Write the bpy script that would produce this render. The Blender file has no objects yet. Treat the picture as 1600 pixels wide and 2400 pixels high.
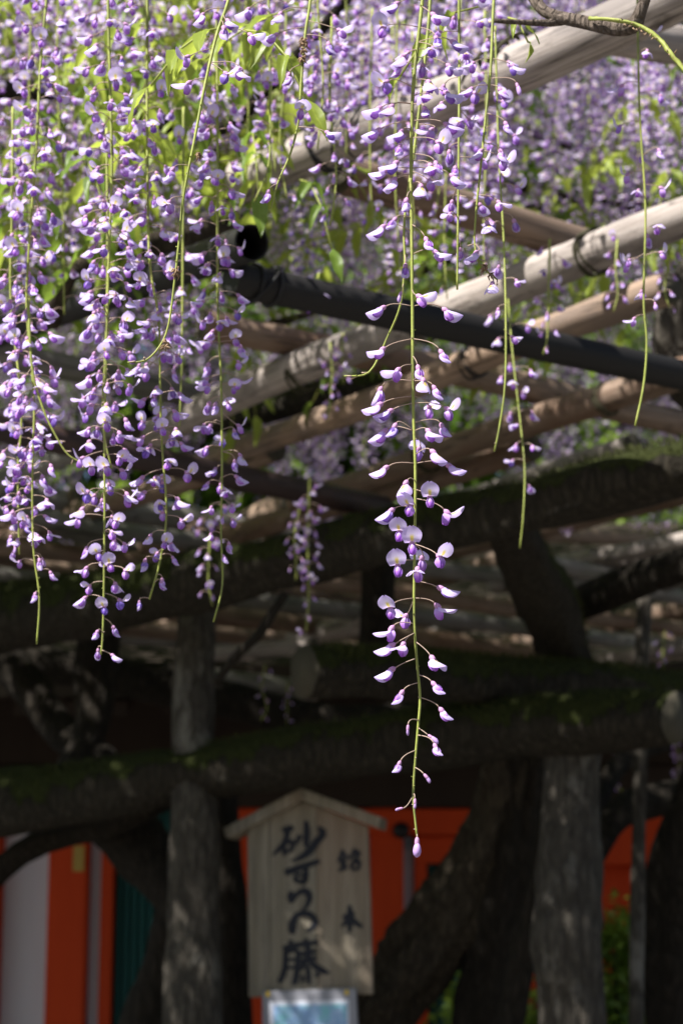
import bpy, math, random
import numpy as np
from mathutils import Vector, Matrix

random.seed(7); np.random.seed(7)
sc = bpy.context.scene
COL = sc.collection
R = math.radians

# ------------------------------------------------------------------ camera
F = 4667.0                       # focal length in photo pixels (70 mm on a 24 mm wide portrait frame)
TH = math.atan(0.21)             # camera pitched up
CAM = Vector((0, 0, 1.5))
cam = bpy.data.cameras.new('camera'); camo = bpy.data.objects.new('camera', cam); COL.objects.link(camo)
camo.location = CAM; camo.rotation_euler = (R(90) + TH, 0, 0)
cam.sensor_fit = 'HORIZONTAL'; cam.sensor_width = 24; cam.lens = 24 * F / 1600
cam.clip_start = .05; cam.clip_end = 500
cam.dof.use_dof = True; cam.dof.focus_distance = 2.13 / math.cos(TH) * 0.985; cam.dof.aperture_fstop = 7.0
cam.dof.aperture_blades = 0
sc.camera = camo
# ------------------------------------------------------------------ sky, sun, exposure
SUN = Vector((-0.50, -0.40, 0.80)).normalized()      # towards the sun
w = bpy.data.worlds.new('World'); sc.world = w; w.use_nodes = True
nt = w.node_tree; nt.nodes.clear()
sky = nt.nodes.new('ShaderNodeTexSky'); sky.sky_type = 'NISHITA'; sky.sun_disc = False
sky.sun_elevation = math.asin(SUN.z); sky.sun_rotation = math.atan2(SUN.x, SUN.y)
bg = nt.nodes.new('ShaderNodeBackground'); bg.inputs[1].default_value = 0.05
wo = nt.nodes.new('ShaderNodeOutputWorld')
nt.links.new(sky.outputs[0], bg.inputs[0]); nt.links.new(bg.outputs[0], wo.inputs[0])
sl = bpy.data.lights.new('sun', 'SUN'); sl.energy = 5.0; sl.angle = R(.5); sl.color = (1, .97, .93)
so = bpy.data.objects.new('sun', sl); COL.objects.link(so)
so.rotation_euler = SUN.to_track_quat('Z', 'Y').to_euler()
vs = sc.view_settings; vs.view_transform = 'Standard'; vs.look = 'None'; vs.exposure = 1.1; vs.gamma = 1
vs.use_curve_mapping = False
sc.cycles.max_bounces = 8; sc.cycles.transparent_max_bounces = 4

# ------------------------------------------------------------------ helpers
cT, sT = math.cos(TH), math.sin(TH)
def P(px, py, Y):
    """photo pixel + distance Y (metres in front of the lens) -> point"""
    a = (px - 800) / F; b = (1200 - py) / F
    d = Vector((a, cT - b * sT, sT + b * cT))
    return CAM + d * (Y / d.y)
def PR(r, Y): return r * Y / F          # photo pixels -> metres at distance Y
def rnd(a, b): return random.uniform(a, b)

class MB:
    """collects verts / faces / material slots / uvs and links them as one mesh object"""
    def __init__(s): s.v = []; s.f = []; s.m = []; s.uv = []; s.n = 0
    def add(s, v, f, mat=0, uv=None):
        o = s.n; s.v += [tuple(p) for p in v]; s.n += len(v)
        s.f += [tuple(o + i for i in q) for q in f]; s.m += [mat] * len(f)
        s.uv += list(uv) if uv is not None else [(0, 0)] * len(v)
    def mesh(s, name, mats, smooth=True):
        me = bpy.data.meshes.new(name); me.from_pydata(s.v, [], s.f)
        for m in mats: me.materials.append(M[m])
        if len(mats) > 1: me.polygons.foreach_set('material_index', s.m)
        ul = me.uv_layers.new(name='UVMap')
        li = np.empty(len(me.loops), dtype=np.int32); me.loops.foreach_get('vertex_index', li)
        ul.data.foreach_set('uv', np.array(s.uv, dtype=np.float32)[li].ravel())
        me.polygons.foreach_set('use_smooth', [smooth] * len(me.polygons)); me.update()
        return me
def link(name, me, parent=None, loc=None, rot=None):
    o = bpy.data.objects.new(name, me); COL.objects.link(o)
    if parent is not None: o.parent = parent
    if loc is not None: o.location = loc
    if rot is not None: o.rotation_euler = rot
    return o
def tag(o, label=None, cat=None, group=None, kind=None):
    if label: o['label'] = label
    if cat: o['category'] = cat
    if group: o['group'] = group
    if kind: o['kind'] = kind
    return o
def spline(pts, step):
    """Catmull-Rom through n-dim points"""
    p = [np.array(q, dtype=float) for q in pts]
    p = [2 * p[0] - p[1]] + p + [2 * p[-1] - p[-2]]
    out = []
    for i in range(1, len(p) - 2):
        L = np.linalg.norm((p[i + 1] - p[i])[:3]); n = max(1, int(math.ceil(L / step)))
        for k in range(n):
            t = k / n
            out.append(.5 * (2 * p[i] + (p[i + 1] - p[i - 1]) * t + (2 * p[i - 1] - 5 * p[i] + 4 * p[i + 1] - p[i + 2]) * t * t
                       + (-p[i - 1] + 3 * p[i] - 3 * p[i + 1] + p[i + 2]) * t ** 3))
    out.append(p[-2]); return out
def tube(mb, pts, rad, sides=8, mat=0, jit=0.0, capped=True, ecc=None, lump=None):
    pts = [Vector(p[:3]) for p in pts]; n = len(pts)
    t0 = (pts[1] - pts[0]).normalized()
    u = t0.orthogonal().normalized()
    v = []; f = []; uv = []
    acc = 0
    for i, p in enumerate(pts):
        t = (pts[min(i + 1, n - 1)] - pts[max(i - 1, 0)])
        t = t.normalized() if t.length > 1e-9 else t0
        u = (u - t * u.dot(t)); u = u.normalized() if u.length > 1e-6 else t.orthogonal().normalized()
        b = t.cross(u)
        if i: acc += (pts[i] - pts[i - 1]).length
        r = rad[i] if hasattr(rad, '__len__') else rad
        for k in range(sides):
            a = 2 * math.pi * k / sides
            rr = r * (1 + (rnd(-jit, jit) if jit else 0))
            if lump: rr *= lump(i, a)
            v.append(p + (u * math.cos(a) + b * math.sin(a)) * rr); uv.append((k / sides, acc))
    for i in range(n - 1):
        for k in range(sides):
            a = i * sides + k; b_ = i * sides + (k + 1) % sides
            f.append((a, b_, b_ + sides, a + sides))
    if capped:
        f.append(tuple(reversed(range(sides)))); f.append(tuple(range((n - 1) * sides, n * sides)))
    mb.add(v, f, mat, uv)
def box(mb, lo, hi, mat=0, bev=0):
    x0, y0, z0 = lo; x1, y1, z1 = hi
    v = [(x0, y0, z0), (x1, y0, z0), (x1, y1, z0), (x0, y1, z0), (x0, y0, z1), (x1, y0, z1), (x1, y1, z1), (x0, y1, z1)]
    mb.add(v, [(0, 3, 2, 1), (4, 5, 6, 7), (0, 1, 5, 4), (1, 2, 6, 5), (2, 3, 7, 6), (3, 0, 4, 7)], mat)
def bevel(o, wd=.006, seg=2):
    m = o.modifiers.new('bevel', 'BEVEL'); m.width = wd; m.segments = seg; m.limit_method = 'ANGLE'; return o

# ------------------------------------------------------------------ materials
M = {}
class N:
    def __init__(s, name):
        m = bpy.data.materials.new(name); m.use_nodes = True; s.m = m; s.t = m.node_tree; s.t.nodes.clear()
        s.out = s.new('ShaderNodeOutputMaterial'); M[name] = m
    def new(s, typ, **kw):
        n = s.t.nodes.new(typ)
        for k, v in kw.items(): setattr(n, k, v)
        return n
    def set(s, node, **kw):
        for k, v in kw.items():
            i = node.inputs[k.replace('_', ' ')]
            if hasattr(v, 'is_linked') or isinstance(v, bpy.types.NodeSocket): s.t.links.new(v, i)
            else: i.default_value = v
        return node
    def ln(s, a, b): s.t.links.new(a, b)
    def noise(s, vec, scale, detail=5, rough=.6):
        n = s.new('ShaderNodeTexNoise'); n.inputs['Scale'].default_value = scale; n.inputs['Detail'].default_value = detail
        n.inputs['Roughness'].default_value = rough
        if vec is not None: s.ln(vec, n.inputs['Vector'])
        return n.outputs['Fac']
    def mapv(s, vec, scale=(1, 1, 1), loc=None):
        n = s.new('ShaderNodeMapping'); n.inputs['Scale'].default_value = scale; s.ln(vec, n.inputs['Vector'])
        if loc is not None: s.ln(loc, n.inputs['Location'])
        return n.outputs[0]
    def ramp(s, fac, stops):
        n = s.new('ShaderNodeValToRGB'); e = n.color_ramp.elements
        while len(e) < len(stops): e.new(.5)
        for q, (p, c) in zip(e, stops): q.position = p; q.color = (*c, 1) if len(c) == 3 else c
        s.ln(fac, n.inputs[0]); return n.outputs[0]
    def mix(s, fac, a, b, blend='MIX'):
        n = s.new('ShaderNodeMix', data_type='RGBA', blend_type=blend)
        for i, v in ((0, fac), (6, a), (7, b)):
            if isinstance(v, bpy.types.NodeSocket): s.ln(v, n.inputs[i])
            else: n.inputs[i].default_value = v if i == 0 else (*v, 1)
        return n.outputs[2]
    def math(s, op, a, b=0.0, c=0.0):
        n = s.new('ShaderNodeMath', operation=op)
        for i, v in enumerate((a, b, c)):
            if isinstance(v, bpy.types.NodeSocket): s.ln(v, n.inputs[i])
            else: n.inputs[i].default_value = v
        return n.outputs[0]
    def princ(s, col, rough=.7, spec=.3, bump=None, bstr=.5, bdist=.01, metal=0):
        p = s.new('ShaderNodeBsdfPrincipled'); p.inputs['Roughness'].default_value = rough
        p.inputs['Specular IOR Level'].default_value = spec; p.inputs['Metallic'].default_value = metal
        if isinstance(col, bpy.types.NodeSocket): s.ln(col, p.inputs['Base Color'])
        else: p.inputs['Base Color'].default_value = (*col, 1)
        if bump is not None:
            b = s.new('ShaderNodeBump'); b.inputs['Strength'].default_value = bstr; b.inputs['Distance'].default_value = bdist
            s.ln(bump, b.inputs['Height']); s.ln(b.outputs[0], p.inputs['Normal'])
        return p.outputs[0]
    def done(s, sh): s.ln(sh, s.out.inputs[0]); return s.m

def thin_leafy(n, col, trans, tcol=None, rough=.5, spec=.3, bump=None):
    p = n.princ(col, rough, spec, bump, .3, .002)
    t = n.new('ShaderNodeBsdfTranslucent'); n.ln(tcol if tcol is not None else col, t.inputs[0])
    mx = n.new('ShaderNodeMixShader'); mx.inputs[0].default_value = trans
    n.ln(p, mx.inputs[1]); n.ln(t.outputs[0], mx.inputs[2]); return n.done(mx.outputs[0])

def mk_banner():
    n = N('petal_banner'); tc = n.new('ShaderNodeTexCoord'); sp = n.new('ShaderNodeSeparateXYZ'); n.ln(tc.outputs['UV'], sp.inputs[0])
    u = sp.outputs[1]; v = n.math('ABSOLUTE', sp.outputs[0])
    oi = n.new('ShaderNodeObjectInfo').outputs['Random']
    base = n.ramp(u, [(0, (.72, .58, .82)), (.35, (.86, .80, .93)), (.75, (.77, .68, .94)), (1, (.60, .46, .89))])
    base = n.mix(n.math('MULTIPLY', n.math('POWER', v, 1.8), .8), base, (.63, .49, .90))
    # veins that fan out from the claw
    wv = n.math('SINE', n.math('MULTIPLY', v, 26.0)); base = n.mix(n.math('MULTIPLY', n.math('MAXIMUM', wv, 0.0), .12), base, (.45, .28, .75))
    base = n.mix(n.math('MULTIPLY', oi, .40), base, (.72, .56, .88))
    # cream-yellow nectar guide: a patch of its own on the petal
    g = n.math('MULTIPLY', n.ramp(v, [(.10, (1, 1, 1)), (.26, (0, 0, 0))]), n.ramp(u, [(.10, (0, 0, 0)), (.2, (1, 1, 1)), (.4, (1, 1, 1)), (.56, (0, 0, 0))]))
    pale = n.math('MULTIPLY', n.ramp(v, [(.15, (1, 1, 1)), (.5, (0, 0, 0))]), n.ramp(u, [(.1, (1, 1, 1)), (.7, (0, 0, 0))]))
    base = n.mix(n.math('MULTIPLY', pale, .7), base, (.86, .82, .90))
    geo = n.new('ShaderNodeNewGeometry')
    base = n.mix(n.math('MULTIPLY', g, .9), base, (.80, .66, .10))
    return thin_leafy(n, base, .45, rough=.45)
def mk_keel():
    n = N('petal_keel'); tc = n.new('ShaderNodeTexCoord'); sp = n.new('ShaderNodeSeparateXYZ'); n.ln(tc.outputs['UV'], sp.inputs[0])
    oi = n.new('ShaderNodeObjectInfo').outputs['Random']
    c = n.ramp(sp.outputs[1], [(0, (.72, .56, .84)), (.3, (.63, .42, .82)), (.65, (.48, .21, .72)), (1, (.35, .10, .58))])
    c = n.mix(n.math('MULTIPLY', n.math('POWER', oi, 6.0), .8), c, (.14, .10, .50))       # a few older, bluer keels
    return thin_leafy(n, c, .28, rough=.4)
def mk_simple(name, col, rough=.6, var=.25, scale=60, trans=0.0):
    n = N(name); tc = n.new('ShaderNodeTexCoord'); no = n.noise(tc.outputs['Object'], scale, 3)
    c = n.mix(no, tuple(x * (1 - var) for x in col), tuple(min(1, x * (1 + var)) for x in col))
    if trans: return thin_leafy(n, c, trans, rough=rough)
    return n.done(n.princ(c, rough, .3, no, .3, .002))
mk_banner(); mk_keel()
mk_simple('calyx', (.46, .24, .42), .6)
mk_simple('bud', (.52, .34, .68), .5, trans=.2)
mk_simple('pedicel', (.36, .26, .20), .6)
n_ = N('stem'); tc_ = n_.new('ShaderNodeTexCoord'); a_ = n_.noise(tc_.outputs['Object'], 22, 4); b_ = n_.noise(tc_.outputs['Object'], 320, 3)
c_ = n_.ramp(a_, [(.3, (.16, .17, .045)), (.5, (.27, .31, .06)), (.68, (.34, .36, .09))]); c_ = n_.mix(n_.ramp(b_, [(.58, (0, 0, 0)), (.7, (.7, .7, .7))]), c_, (.20, .13, .06))
n_.done(n_.princ(c_, .55, .3, b_, .5, .0008))
mk_simple('withered', (.26, .17, .10), .8, .4, 200)
def mk_leaf(name, a, b, tr=.45):
    n = N(name); tc = n.new('ShaderNodeTexCoord'); sp = n.new('ShaderNodeSeparateXYZ'); n.ln(tc.outputs['UV'], sp.inputs[0])
    geo = n.new('ShaderNodeNewGeometry'); r = geo.outputs['Random Per Island']
    c = n.mix(r, a, b)
    mid = n.ramp(n.math('ABSOLUTE', sp.outputs[0]), [(.02, (1, 1, 1)), (.09, (0, 0, 0))])
    c = n.mix(n.math('MULTIPLY', mid, .35), c, tuple(min(1, x * 1.8) for x in b))
    wv = n.math('SINE', n.math('ADD', n.math('MULTIPLY', sp.outputs[1], 60.0), n.math('MULTIPLY', n.math('ABSOLUTE', sp.outputs[0]), -14.0)))
    c = n.mix(n.math('MULTIPLY', n.math('MAXIMUM', wv, 0.0), .12), c, tuple(x * .6 for x in a))
    tc2 = n.mix(.5, c, tuple(min(1, x * 2.2) for x in b))
    return thin_leafy(n, c, tr, tcol=tc2, rough=.42, spec=.4)
mk_leaf('leaf_young', (.17, .27, .03), (.33, .38, .06), .5)
mk_leaf('leaf', (.07, .14, .018), (.18, .26, .035), .45)
mk_leaf('leaf_dark', (.022, .055, .012), (.06, .11, .02), .25)
def mk_pole(name, dark, mid, pale, patch=None):
    n = N(name); tc = n.new('ShaderNodeTexCoord'); ob = n.new('ShaderNodeObjectInfo')
    off = n.new('ShaderNodeCombineXYZ'); n.ln(n.math('MULTIPLY', ob.outputs['Random'], 37.0), off.inputs[2])
    v = n.mapv(tc.outputs['Object'], (1, 1, 1), off.outputs[0])
    grain = n.noise(n.mapv(v, (70, 70, 4)), 1.0, 6, .65)
    big = n.noise(n.mapv(v, (9, 9, 3.2)), 1.0, 4, .6)
    knot = n.new('ShaderNodeTexVoronoi'); knot.inputs['Scale'].default_value = 1; n.ln(n.mapv(v, (9, 9, 2.2)), knot.inputs['Vector'])
    kd = n.ramp(knot.outputs['Distance'], [(.03, (1, 1, 1)), (.12, (0, 0, 0))])
    c = n.ramp(grain, [(.25, dark), (.5, mid), (.75, pale)])
    c = n.mix(n.ramp(big, [(.46, (0, 0, 0)), (.62, (.85, .85, .85))]), c, patch or dark)
    st = n.noise(n.mapv(v, (26, 26, 11)), 1.0, 6, .7); c = n.mix(n.ramp(st, [(.56, (0, 0, 0)), (.68, (.6, .6, .6))]), c, tuple(x * .5 for x in dark))
    c = n.mix(n.math('MULTIPLY', kd, .6), c, tuple(x * .3 for x in dark))
    cr = n.ramp(n.noise(n.mapv(v, (30, 30, .9)), 1.0, 2), [(.485, (0, 0, 0)), (.5, (.85, .85, .85)), (.515, (0, 0, 0))]); c = n.mix(cr, c, tuple(x * .25 for x in dark))
    h = n.math('ADD', n.math('MULTIPLY', grain, .5), n.math('ADD', big, n.math('MULTIPLY', kd, .5)))
    return n.done(n.princ(c, .72, .3, h, .55, .006))
mk_pole('pole_pale', (.15, .12, .098), (.34, .292, .258), (.44, .39, .35), (.18, .155, .14))
mk_pole('pole_brown', (.11, .075, .052), (.20, .14, .10), (.27, .20, .15), (.16, .095, .06))
mk_pole('pole_grey', (.10, .09, .08), (.18, .165, .15), (.25, .235, .215), (.12, .12, .09))
mk_pole('pole_orange', (.15, .10, .068), (.28, .195, .135), (.40, .29, .21), (.17, .13, .105))
def mk_bark(name, dark, mid, moss, amount, sc_=1.0, lichen=None):
    n = N(name); tc = n.new('ShaderNodeTexCoord'); v = tc.outputs['Object']
    fine = n.noise(n.mapv(v, (60 * sc_, 60 * sc_, 26 * sc_)), 1.0, 7, .7); big = n.noise(n.mapv(v, (8, 8, 4)), 1.0, 5, .6)
    fis = n.new('ShaderNodeTexVoronoi', feature='DISTANCE_TO_EDGE'); fis.inputs['Scale'].default_value = 1
    n.ln(n.mapv(v, (38 * sc_, 38 * sc_, 9 * sc_)), fis.inputs['Vector'])
    fr = n.ramp(fis.outputs[0], [(0, (0, 0, 0)), (.25, (1, 1, 1))])
    c = n.ramp(fine, [(.3, dark), (.7, mid)])
    c = n.mix(n.math('MULTIPLY', n.math('SUBTRACT', 1.0, fr), .5), c, tuple(x * .5 for x in dark))
    if lichen: c = n.mix(n.ramp(big, [(.56, (0, 0, 0)), (.66, (1, 1, 1))]), c, lichen)
    geo = n.new('ShaderNodeNewGeometry'); sp = n.new('ShaderNodeSeparateXYZ'); n.ln(geo.outputs['Normal'], sp.inputs[0])
    mo = n.math('ADD', n.math('MULTIPLY', sp.outputs[2], .45), n.math('ADD', n.math('MULTIPLY', big, 1.3), n.math('MULTIPLY', fine, .5)))
    mf = n.ramp(mo, [(1.15 - amount, (0, 0, 0)), (1.33 - amount, (1, 1, 1))])
    mc = n.ramp(n.noise(v, 150, 3), [(.3, tuple(x * .5 for x in moss)), (.7, tuple(x * 1.5 for x in moss))])
    c = n.mix(mf, c, mc)
    h = n.math('ADD', n.math('MULTIPLY', fr, .6), n.math('ADD', fine, n.math('MULTIPLY', mf, .5)))
    return n.done(n.princ(c, .9, .15, h, .9, .012))
mk_bark('bark_moss', (.014, .012, .008), (.050, .041, .029), (.024, .029, .006), .20)
mk_bark('bark_dark', (.012, .010, .007), (.038, .030, .022), (.020, .024, .008), .08)
mk_bark('bark_trunk', (.026, .020, .014), (.095, .075, .050), (.050, .052, .016), .05)
mk_bark('bark_post', (.032, .027, .021), (.105, .092, .074), (.03, .033, .011), .02, .8, (.16, .148, .125))
mk_bark('bark_twig', (.13, .10, .08), (.30, .24, .19), (.05, .05, .02), -.1, 3.0)
def mk_end():
    n = N('end_grain'); tc = n.new('ShaderNodeTexCoord'); w_ = n.new('ShaderNodeTexWave', wave_type='RINGS', rings_direction='Z')
    w_.inputs['Scale'].default_value = 22; w_.inputs['Distortion'].default_value = 2.5; n.ln(tc.outputs['Object'], w_.inputs[0])
    no = n.noise(tc.outputs['Object'], 30, 5)
    c = n.mix(n.math('MULTIPLY', w_.outputs['Fac'], .6), (.06, .05, .036), (.12, .102, .076)); c = n.mix(no, c, (.045, .042, .026))
    return n.done(n.princ(c, .85, .2, w_.outputs['Fac'], .4, .004))
mk_end()
def mk_metal(name, col, rust, rough=.4, amt=.3):
    n = N(name); tc = n.new('ShaderNodeTexCoord'); no = n.noise(n.mapv(tc.outputs['Object'], (14, 14, 3)), 1, 6, .65)
    f = n.ramp(no, [(.5, (0, 0, 0)), (.75, (amt, amt, amt))]); c = n.mix(f, col, rust)
    return n.done(n.princ(c, rough, .32, no, .08, .003))
mk_metal('steel_black', (.0105, .0095, .009), (.032, .025, .021), .62)
mk_metal('steel_rust', (.035, .022, .021), (.13, .07, .05), .5, .6)
mk_metal('iron', (.01, .01, .011), (.05, .035, .03), .5)
mk_metal('brass', (.42, .27, .05), (.25, .15, .04), .45)
mk_metal('grey_frame', (.28, .28, .31), (.20, .20, .22), .5)
def mk_paint(name, col, col2, vert=.0, rough=.55):
    n = N(name); tc = n.new('ShaderNodeTexCoord'); a = n.noise(n.mapv(tc.outputs['Object'], (14, 14, 1.6)), 1, 5, .65); b = n.noise(tc.outputs['Object'], 130, 4)
    c = n.mix(n.math('MULTIPLY', a, .9), col, col2)
    return n.done(n.princ(c, rough, .18, n.math('ADD', a, n.math('MULTIPLY', b, .3)), .25, .004))
mk_paint('vermilion', (.62, .062, .010), (.44, .036, .006), rough=.7)
mk_paint('plaster', (.74, .75, .80), (.62, .63, .68), rough=.85)
mk_paint('verdigris_green', (.020, .105, .095), (.012, .065, .062))
mk_paint('bark_roof', (.050, .038, .028), (.025, .020, .016), rough=.95)
mk_paint('dark_timber', (.045, .030, .022), (.022, .015, .012), rough=.8)
mk_paint('jute', (.060, .055, .030), (.03, .028, .017), rough=.9)
def mk_signwood():
    n = N('sign_wood'); tc = n.new('ShaderNodeTexCoord'); ob = n.new('ShaderNodeObjectInfo')
    off = n.new('ShaderNodeCombineXYZ'); n.ln(n.math('MULTIPLY', ob.outputs['Random'], 9.0), off.inputs[0])
    v = n.mapv(tc.outputs['Object'], (1, 1, 1), off.outputs[0])
    warp = n.noise(n.mapv(v, (2.5, 1, .9)), 1, 2)
    g = n.new('ShaderNodeTexWave', bands_direction='X'); g.inputs['Scale'].default_value = 4; g.inputs['Distortion'].default_value = 9
    g.inputs['Detail'].default_value = 3; n.ln(n.mapv(v, (1, 1, .12)), g.inputs[0])
    fine = n.noise(n.mapv(v, (160, 20, 6)), 1, 5, .7)
    c = n.mix(g.outputs['Fac'], (.25, .215, .155), (.32, .28, .21)); c = n.mix(n.ramp(fine, [(.4, (0, 0, 0)), (.65, (.8, .8, .8))]), c, (.14, .122, .095))
    c = n.mix(n.ramp(n.math('MULTIPLY', warp, ob.outputs['Random']), [(.35, (0, 0, 0)), (.6, (.5, .5, .5))]), c, (.26, .155, .10))
    return n.done(n.princ(c, .75, .25, fine, .3, .003))
mk_signwood()
mk_simple('ink', (.012, .013, .020), .6, .2, 40)
def mk_notice():
    n = N('notice_print'); tc = n.new('ShaderNodeTexCoord'); a = n.noise(tc.outputs['Object'], 16, 4); b = n.noise(tc.outputs['Object'], 45, 3)
    c = n.ramp(a, [(.35, (.18, .32, .62)), (.5, (.30, .48, .72)), (.62, (.20, .50, .56))]); c = n.mix(n.ramp(b, [(.5, (0, 0, 0)), (.65, (.6, .6, .6))]), c, (.45, .58, .80))
    return n.done(n.princ(c, .6, .3))
mk_notice(); mk_simple('notice_border', (.62, .64, .72), .5, .06); mk_simple('pin_yellow', (.75, .5, .03), .4, .05)
def mk_ground():
    n = N('gravel_ground'); tc = n.new('ShaderNodeTexCoord'); v = tc.outputs['Object']
    vo = n.new('ShaderNodeTexVoronoi'); vo.inputs['Scale'].default_value = 45; n.ln(v, vo.inputs['Vector'])
    a = n.noise(v, 2.0, 6); c = n.mix(a, (.12, .11, .095), (.20, .185, .165)); c = n.mix(n.math('MULTIPLY', vo.outputs['Distance'], .6), c, (.12, .11, .10))
    return n.done(n.princ(c, .95, .1, vo.outputs['Distance'], .8, .02))
mk_ground()

# ------------------------------------------------------------------ the setting: ground
mb = MB(); box(mb, (-120, -80, -.5), (120, 160, 0)); tag(link('ground', mb.mesh('ground', ['gravel_ground'], False)), kind='structure')

# ------------------------------------------------------------------ poles, pipes, logs
def straight(name, a, b, r, mats, label, cat='pole', group=None, sides=16, r2=None, kn=.03, wob=.01, step=.06):
    """tube along its own local Z; a, b world points"""
    d = b - a; L = d.length; n = max(4, int(L / step)); mb = MB(); r2 = r if r2 is None else r2
    ph = [rnd(0, 9) for _ in range(6)]
    pts = []; rad = []
    for i in range(n + 1):
        t = i / n; z = L * t
        pts.append((wob * math.sin(z * 1.7 + ph[0]) + wob * .4 * math.sin(z * 5 + ph[1]), wob * math.sin(z * 1.3 + ph[2]), z))
        rad.append((r + (r2 - r) * t) * (1 + kn * math.sin(z * 9 + ph[3]) * math.sin(z * 3.1 + ph[4]) + kn * .5 * math.sin(z * 23 + ph[5])))
    lump = (lambda i, a_: 1 + kn * .8 * math.sin(2 * a_ + i * .13 + ph[0]) + kn * .5 * math.sin(5 * a_ + ph[1] + i * .05)) if kn else None
    tube(mb, pts, rad, sides, 0, lump=lump, capped=False)
    nv = mb.n
    for e, (zz, rr) in enumerate(((0, rad[0]), (L, rad[-1]))):     # end cuts with a worn edge
        base = 0 if e == 0 else (n) * sides
        ring = [Vector(mb.v[base + k]) for k in range(sides)]; c = Vector(pts[0 if e == 0 else -1]); off = Vector((0, 0, (-1 if e == 0 else 1) * r * .12))
        v = [q for q in ring] + [c + (q - c) * .88 + off for q in ring]
        f = [(k, (k + 1) % sides, sides + (k + 1) % sides, sides + k) for k in range(sides)] + [tuple(range(sides, 2 * sides))]
        mb.add(v, f, len(mats) - 1)
    o = link(name, mb.mesh(name, mats), None, a, d.to_track_quat('Z', 'X').to_euler())
    if label: tag(o, label, cat, group)
    return o
END = 'end_grain'
def pole(a, b, dia, mat, label, name='trellis_pole', group=None, ext=0.0, **k):
    return straight(name, P(*a), P(*b) + (P(*b) - P(*a)).normalized() * ext, dia / 2, [M_ for M_ in (mat, END)], label, 'pole', group, **k)

p1 = pole((560, 430, 3.78), (1680, -52, 2.95), .087, 'pole_pale', 'thick pale sunlit trellis pole tied with a dark cord, rising over the steel pipes', kn=.04, ext=.8)
p2 = pole((340, 1028, 5.3), (1700, 462, 3.53), .082, 'pole_pale', 'pale trellis pole striped by raceme shadows, crossing behind the long black pipe', kn=.045, ext=.9)
p3 = pole((488, 1078, 5.5), (1566, 676, 4.05), .072, 'pole_orange', 'orange-brown trellis pole with sunlit peeled bark next below the striped pale pole', kn=.04)
p4 = pole((700, 1172, 6.05), (1600, 876, 4.65), .076, 'pole_brown', 'split brown trellis pole with a lengthwise groove under the black pipe', kn=.05, ext=.8)
pole((800, 425, 3.70), (1440, 597, 4.12), .076, 'pole_brown', 'brown cross pole hidden behind flowers between the two pale poles')
pole((1370, 60, 3.32), (1740, 120, 3.62), .074, 'pole_pale', 'short pale cross pole resting behind the corded pole', ext=.9)
pole((470, 757, 4.58), (1700, 1012, 5.5), .074, 'pole_brown', 'brown cross pole running parallel beneath the long black pipe', ext=.8)
pole((-120, 820, 4.72), (470, 935, 5.25), .070, 'pole_grey', 'grey cross pole behind the hanging racemes above the rusty pipe')
pole((-120, 1142, 6.15), (720, 1268, 6.95), .088, 'pole_grey', 'thick weathered grey cross pole below the rusty pipe', kn=.05)
pole((60, 1222, 6.6), (330, 1300, 6.95), .058, 'pole_grey', 'short silvery pole with a cut end below the thick grey pole')
pole((430, 1290, 7.4), (690, 1180, 6.55), .085, 'pole_orange', 'short tan pole with a peeled bright end over the mossy limb', kn=.05)
pole((1300, 1330, 7.45), (1720, 1245, 6.6), .062, 'pole_pale', 'pale slanting pole above the far dark limb')
pole((1180, 1302, 6.9), (1490, 1362, 7.3), .064, 'pole_grey', 'grey cross pole tucked under the pale slanting pole')
pole((1220, 1250, 7.0), (1500, 1272, 7.4), .055, 'pole_brown', 'thin brown pole just behind the mossy leaning limb')
pole((690, 1502, 8.2), (870, 1462, 7.6), .085, 'pole_pale', 'short bright pale pole lit by the sun above the mossy log end', kn=.05)
pole((470, 1532, 7.6), (740, 1508, 7.3), .062, 'pole_pale', 'pale pole beside the thin forked branch')
pole((470, 1592, 8.0), (740, 1612, 8.3), .085, 'pole_grey', 'grey pole behind the cut end of the mossy log')
pole((1370, 1552, 8.3), (1700, 1508, 7.6), .075, 'pole_pale', 'pale bleached pole above the second mossy log')
# deeper lattice of the trellis, farther back
da = Vector((.57, -.82, 0)); db = Vector((.82, .57, 0)); k = 0
for i in range(9):
    c = Vector((-1.7 + i * .42 + rnd(-.1, .1), 7.6 + i * .17 + rnd(-.2, .2), 2.84 + rnd(-.05, .06)))
    straight('trellis_pole', c - da * 1.5, c + da * rnd(1.2, 1.7), rnd(.028, .042), [random.choice(['pole_brown', 'pole_grey', 'pole_brown']), END],
             'dim trellis pole deep under the canopy running towards the viewer', 'pole', 'poles deep under the canopy running towards the viewer', sides=12)
for i in range(8):
    c = Vector((rnd(-.5, .5), 6.6 + i * .42, 2.74 + rnd(-.06, .04)))
    straight('trellis_pole', c - db * 2.3, c + db * 2.3, rnd(.03, .042), [random.choice(['pole_brown', 'pole_grey']), END],
             'dim cross pole deep under the canopy running away to the side', 'pole', 'cross poles deep under the canopy', sides=12)

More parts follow.
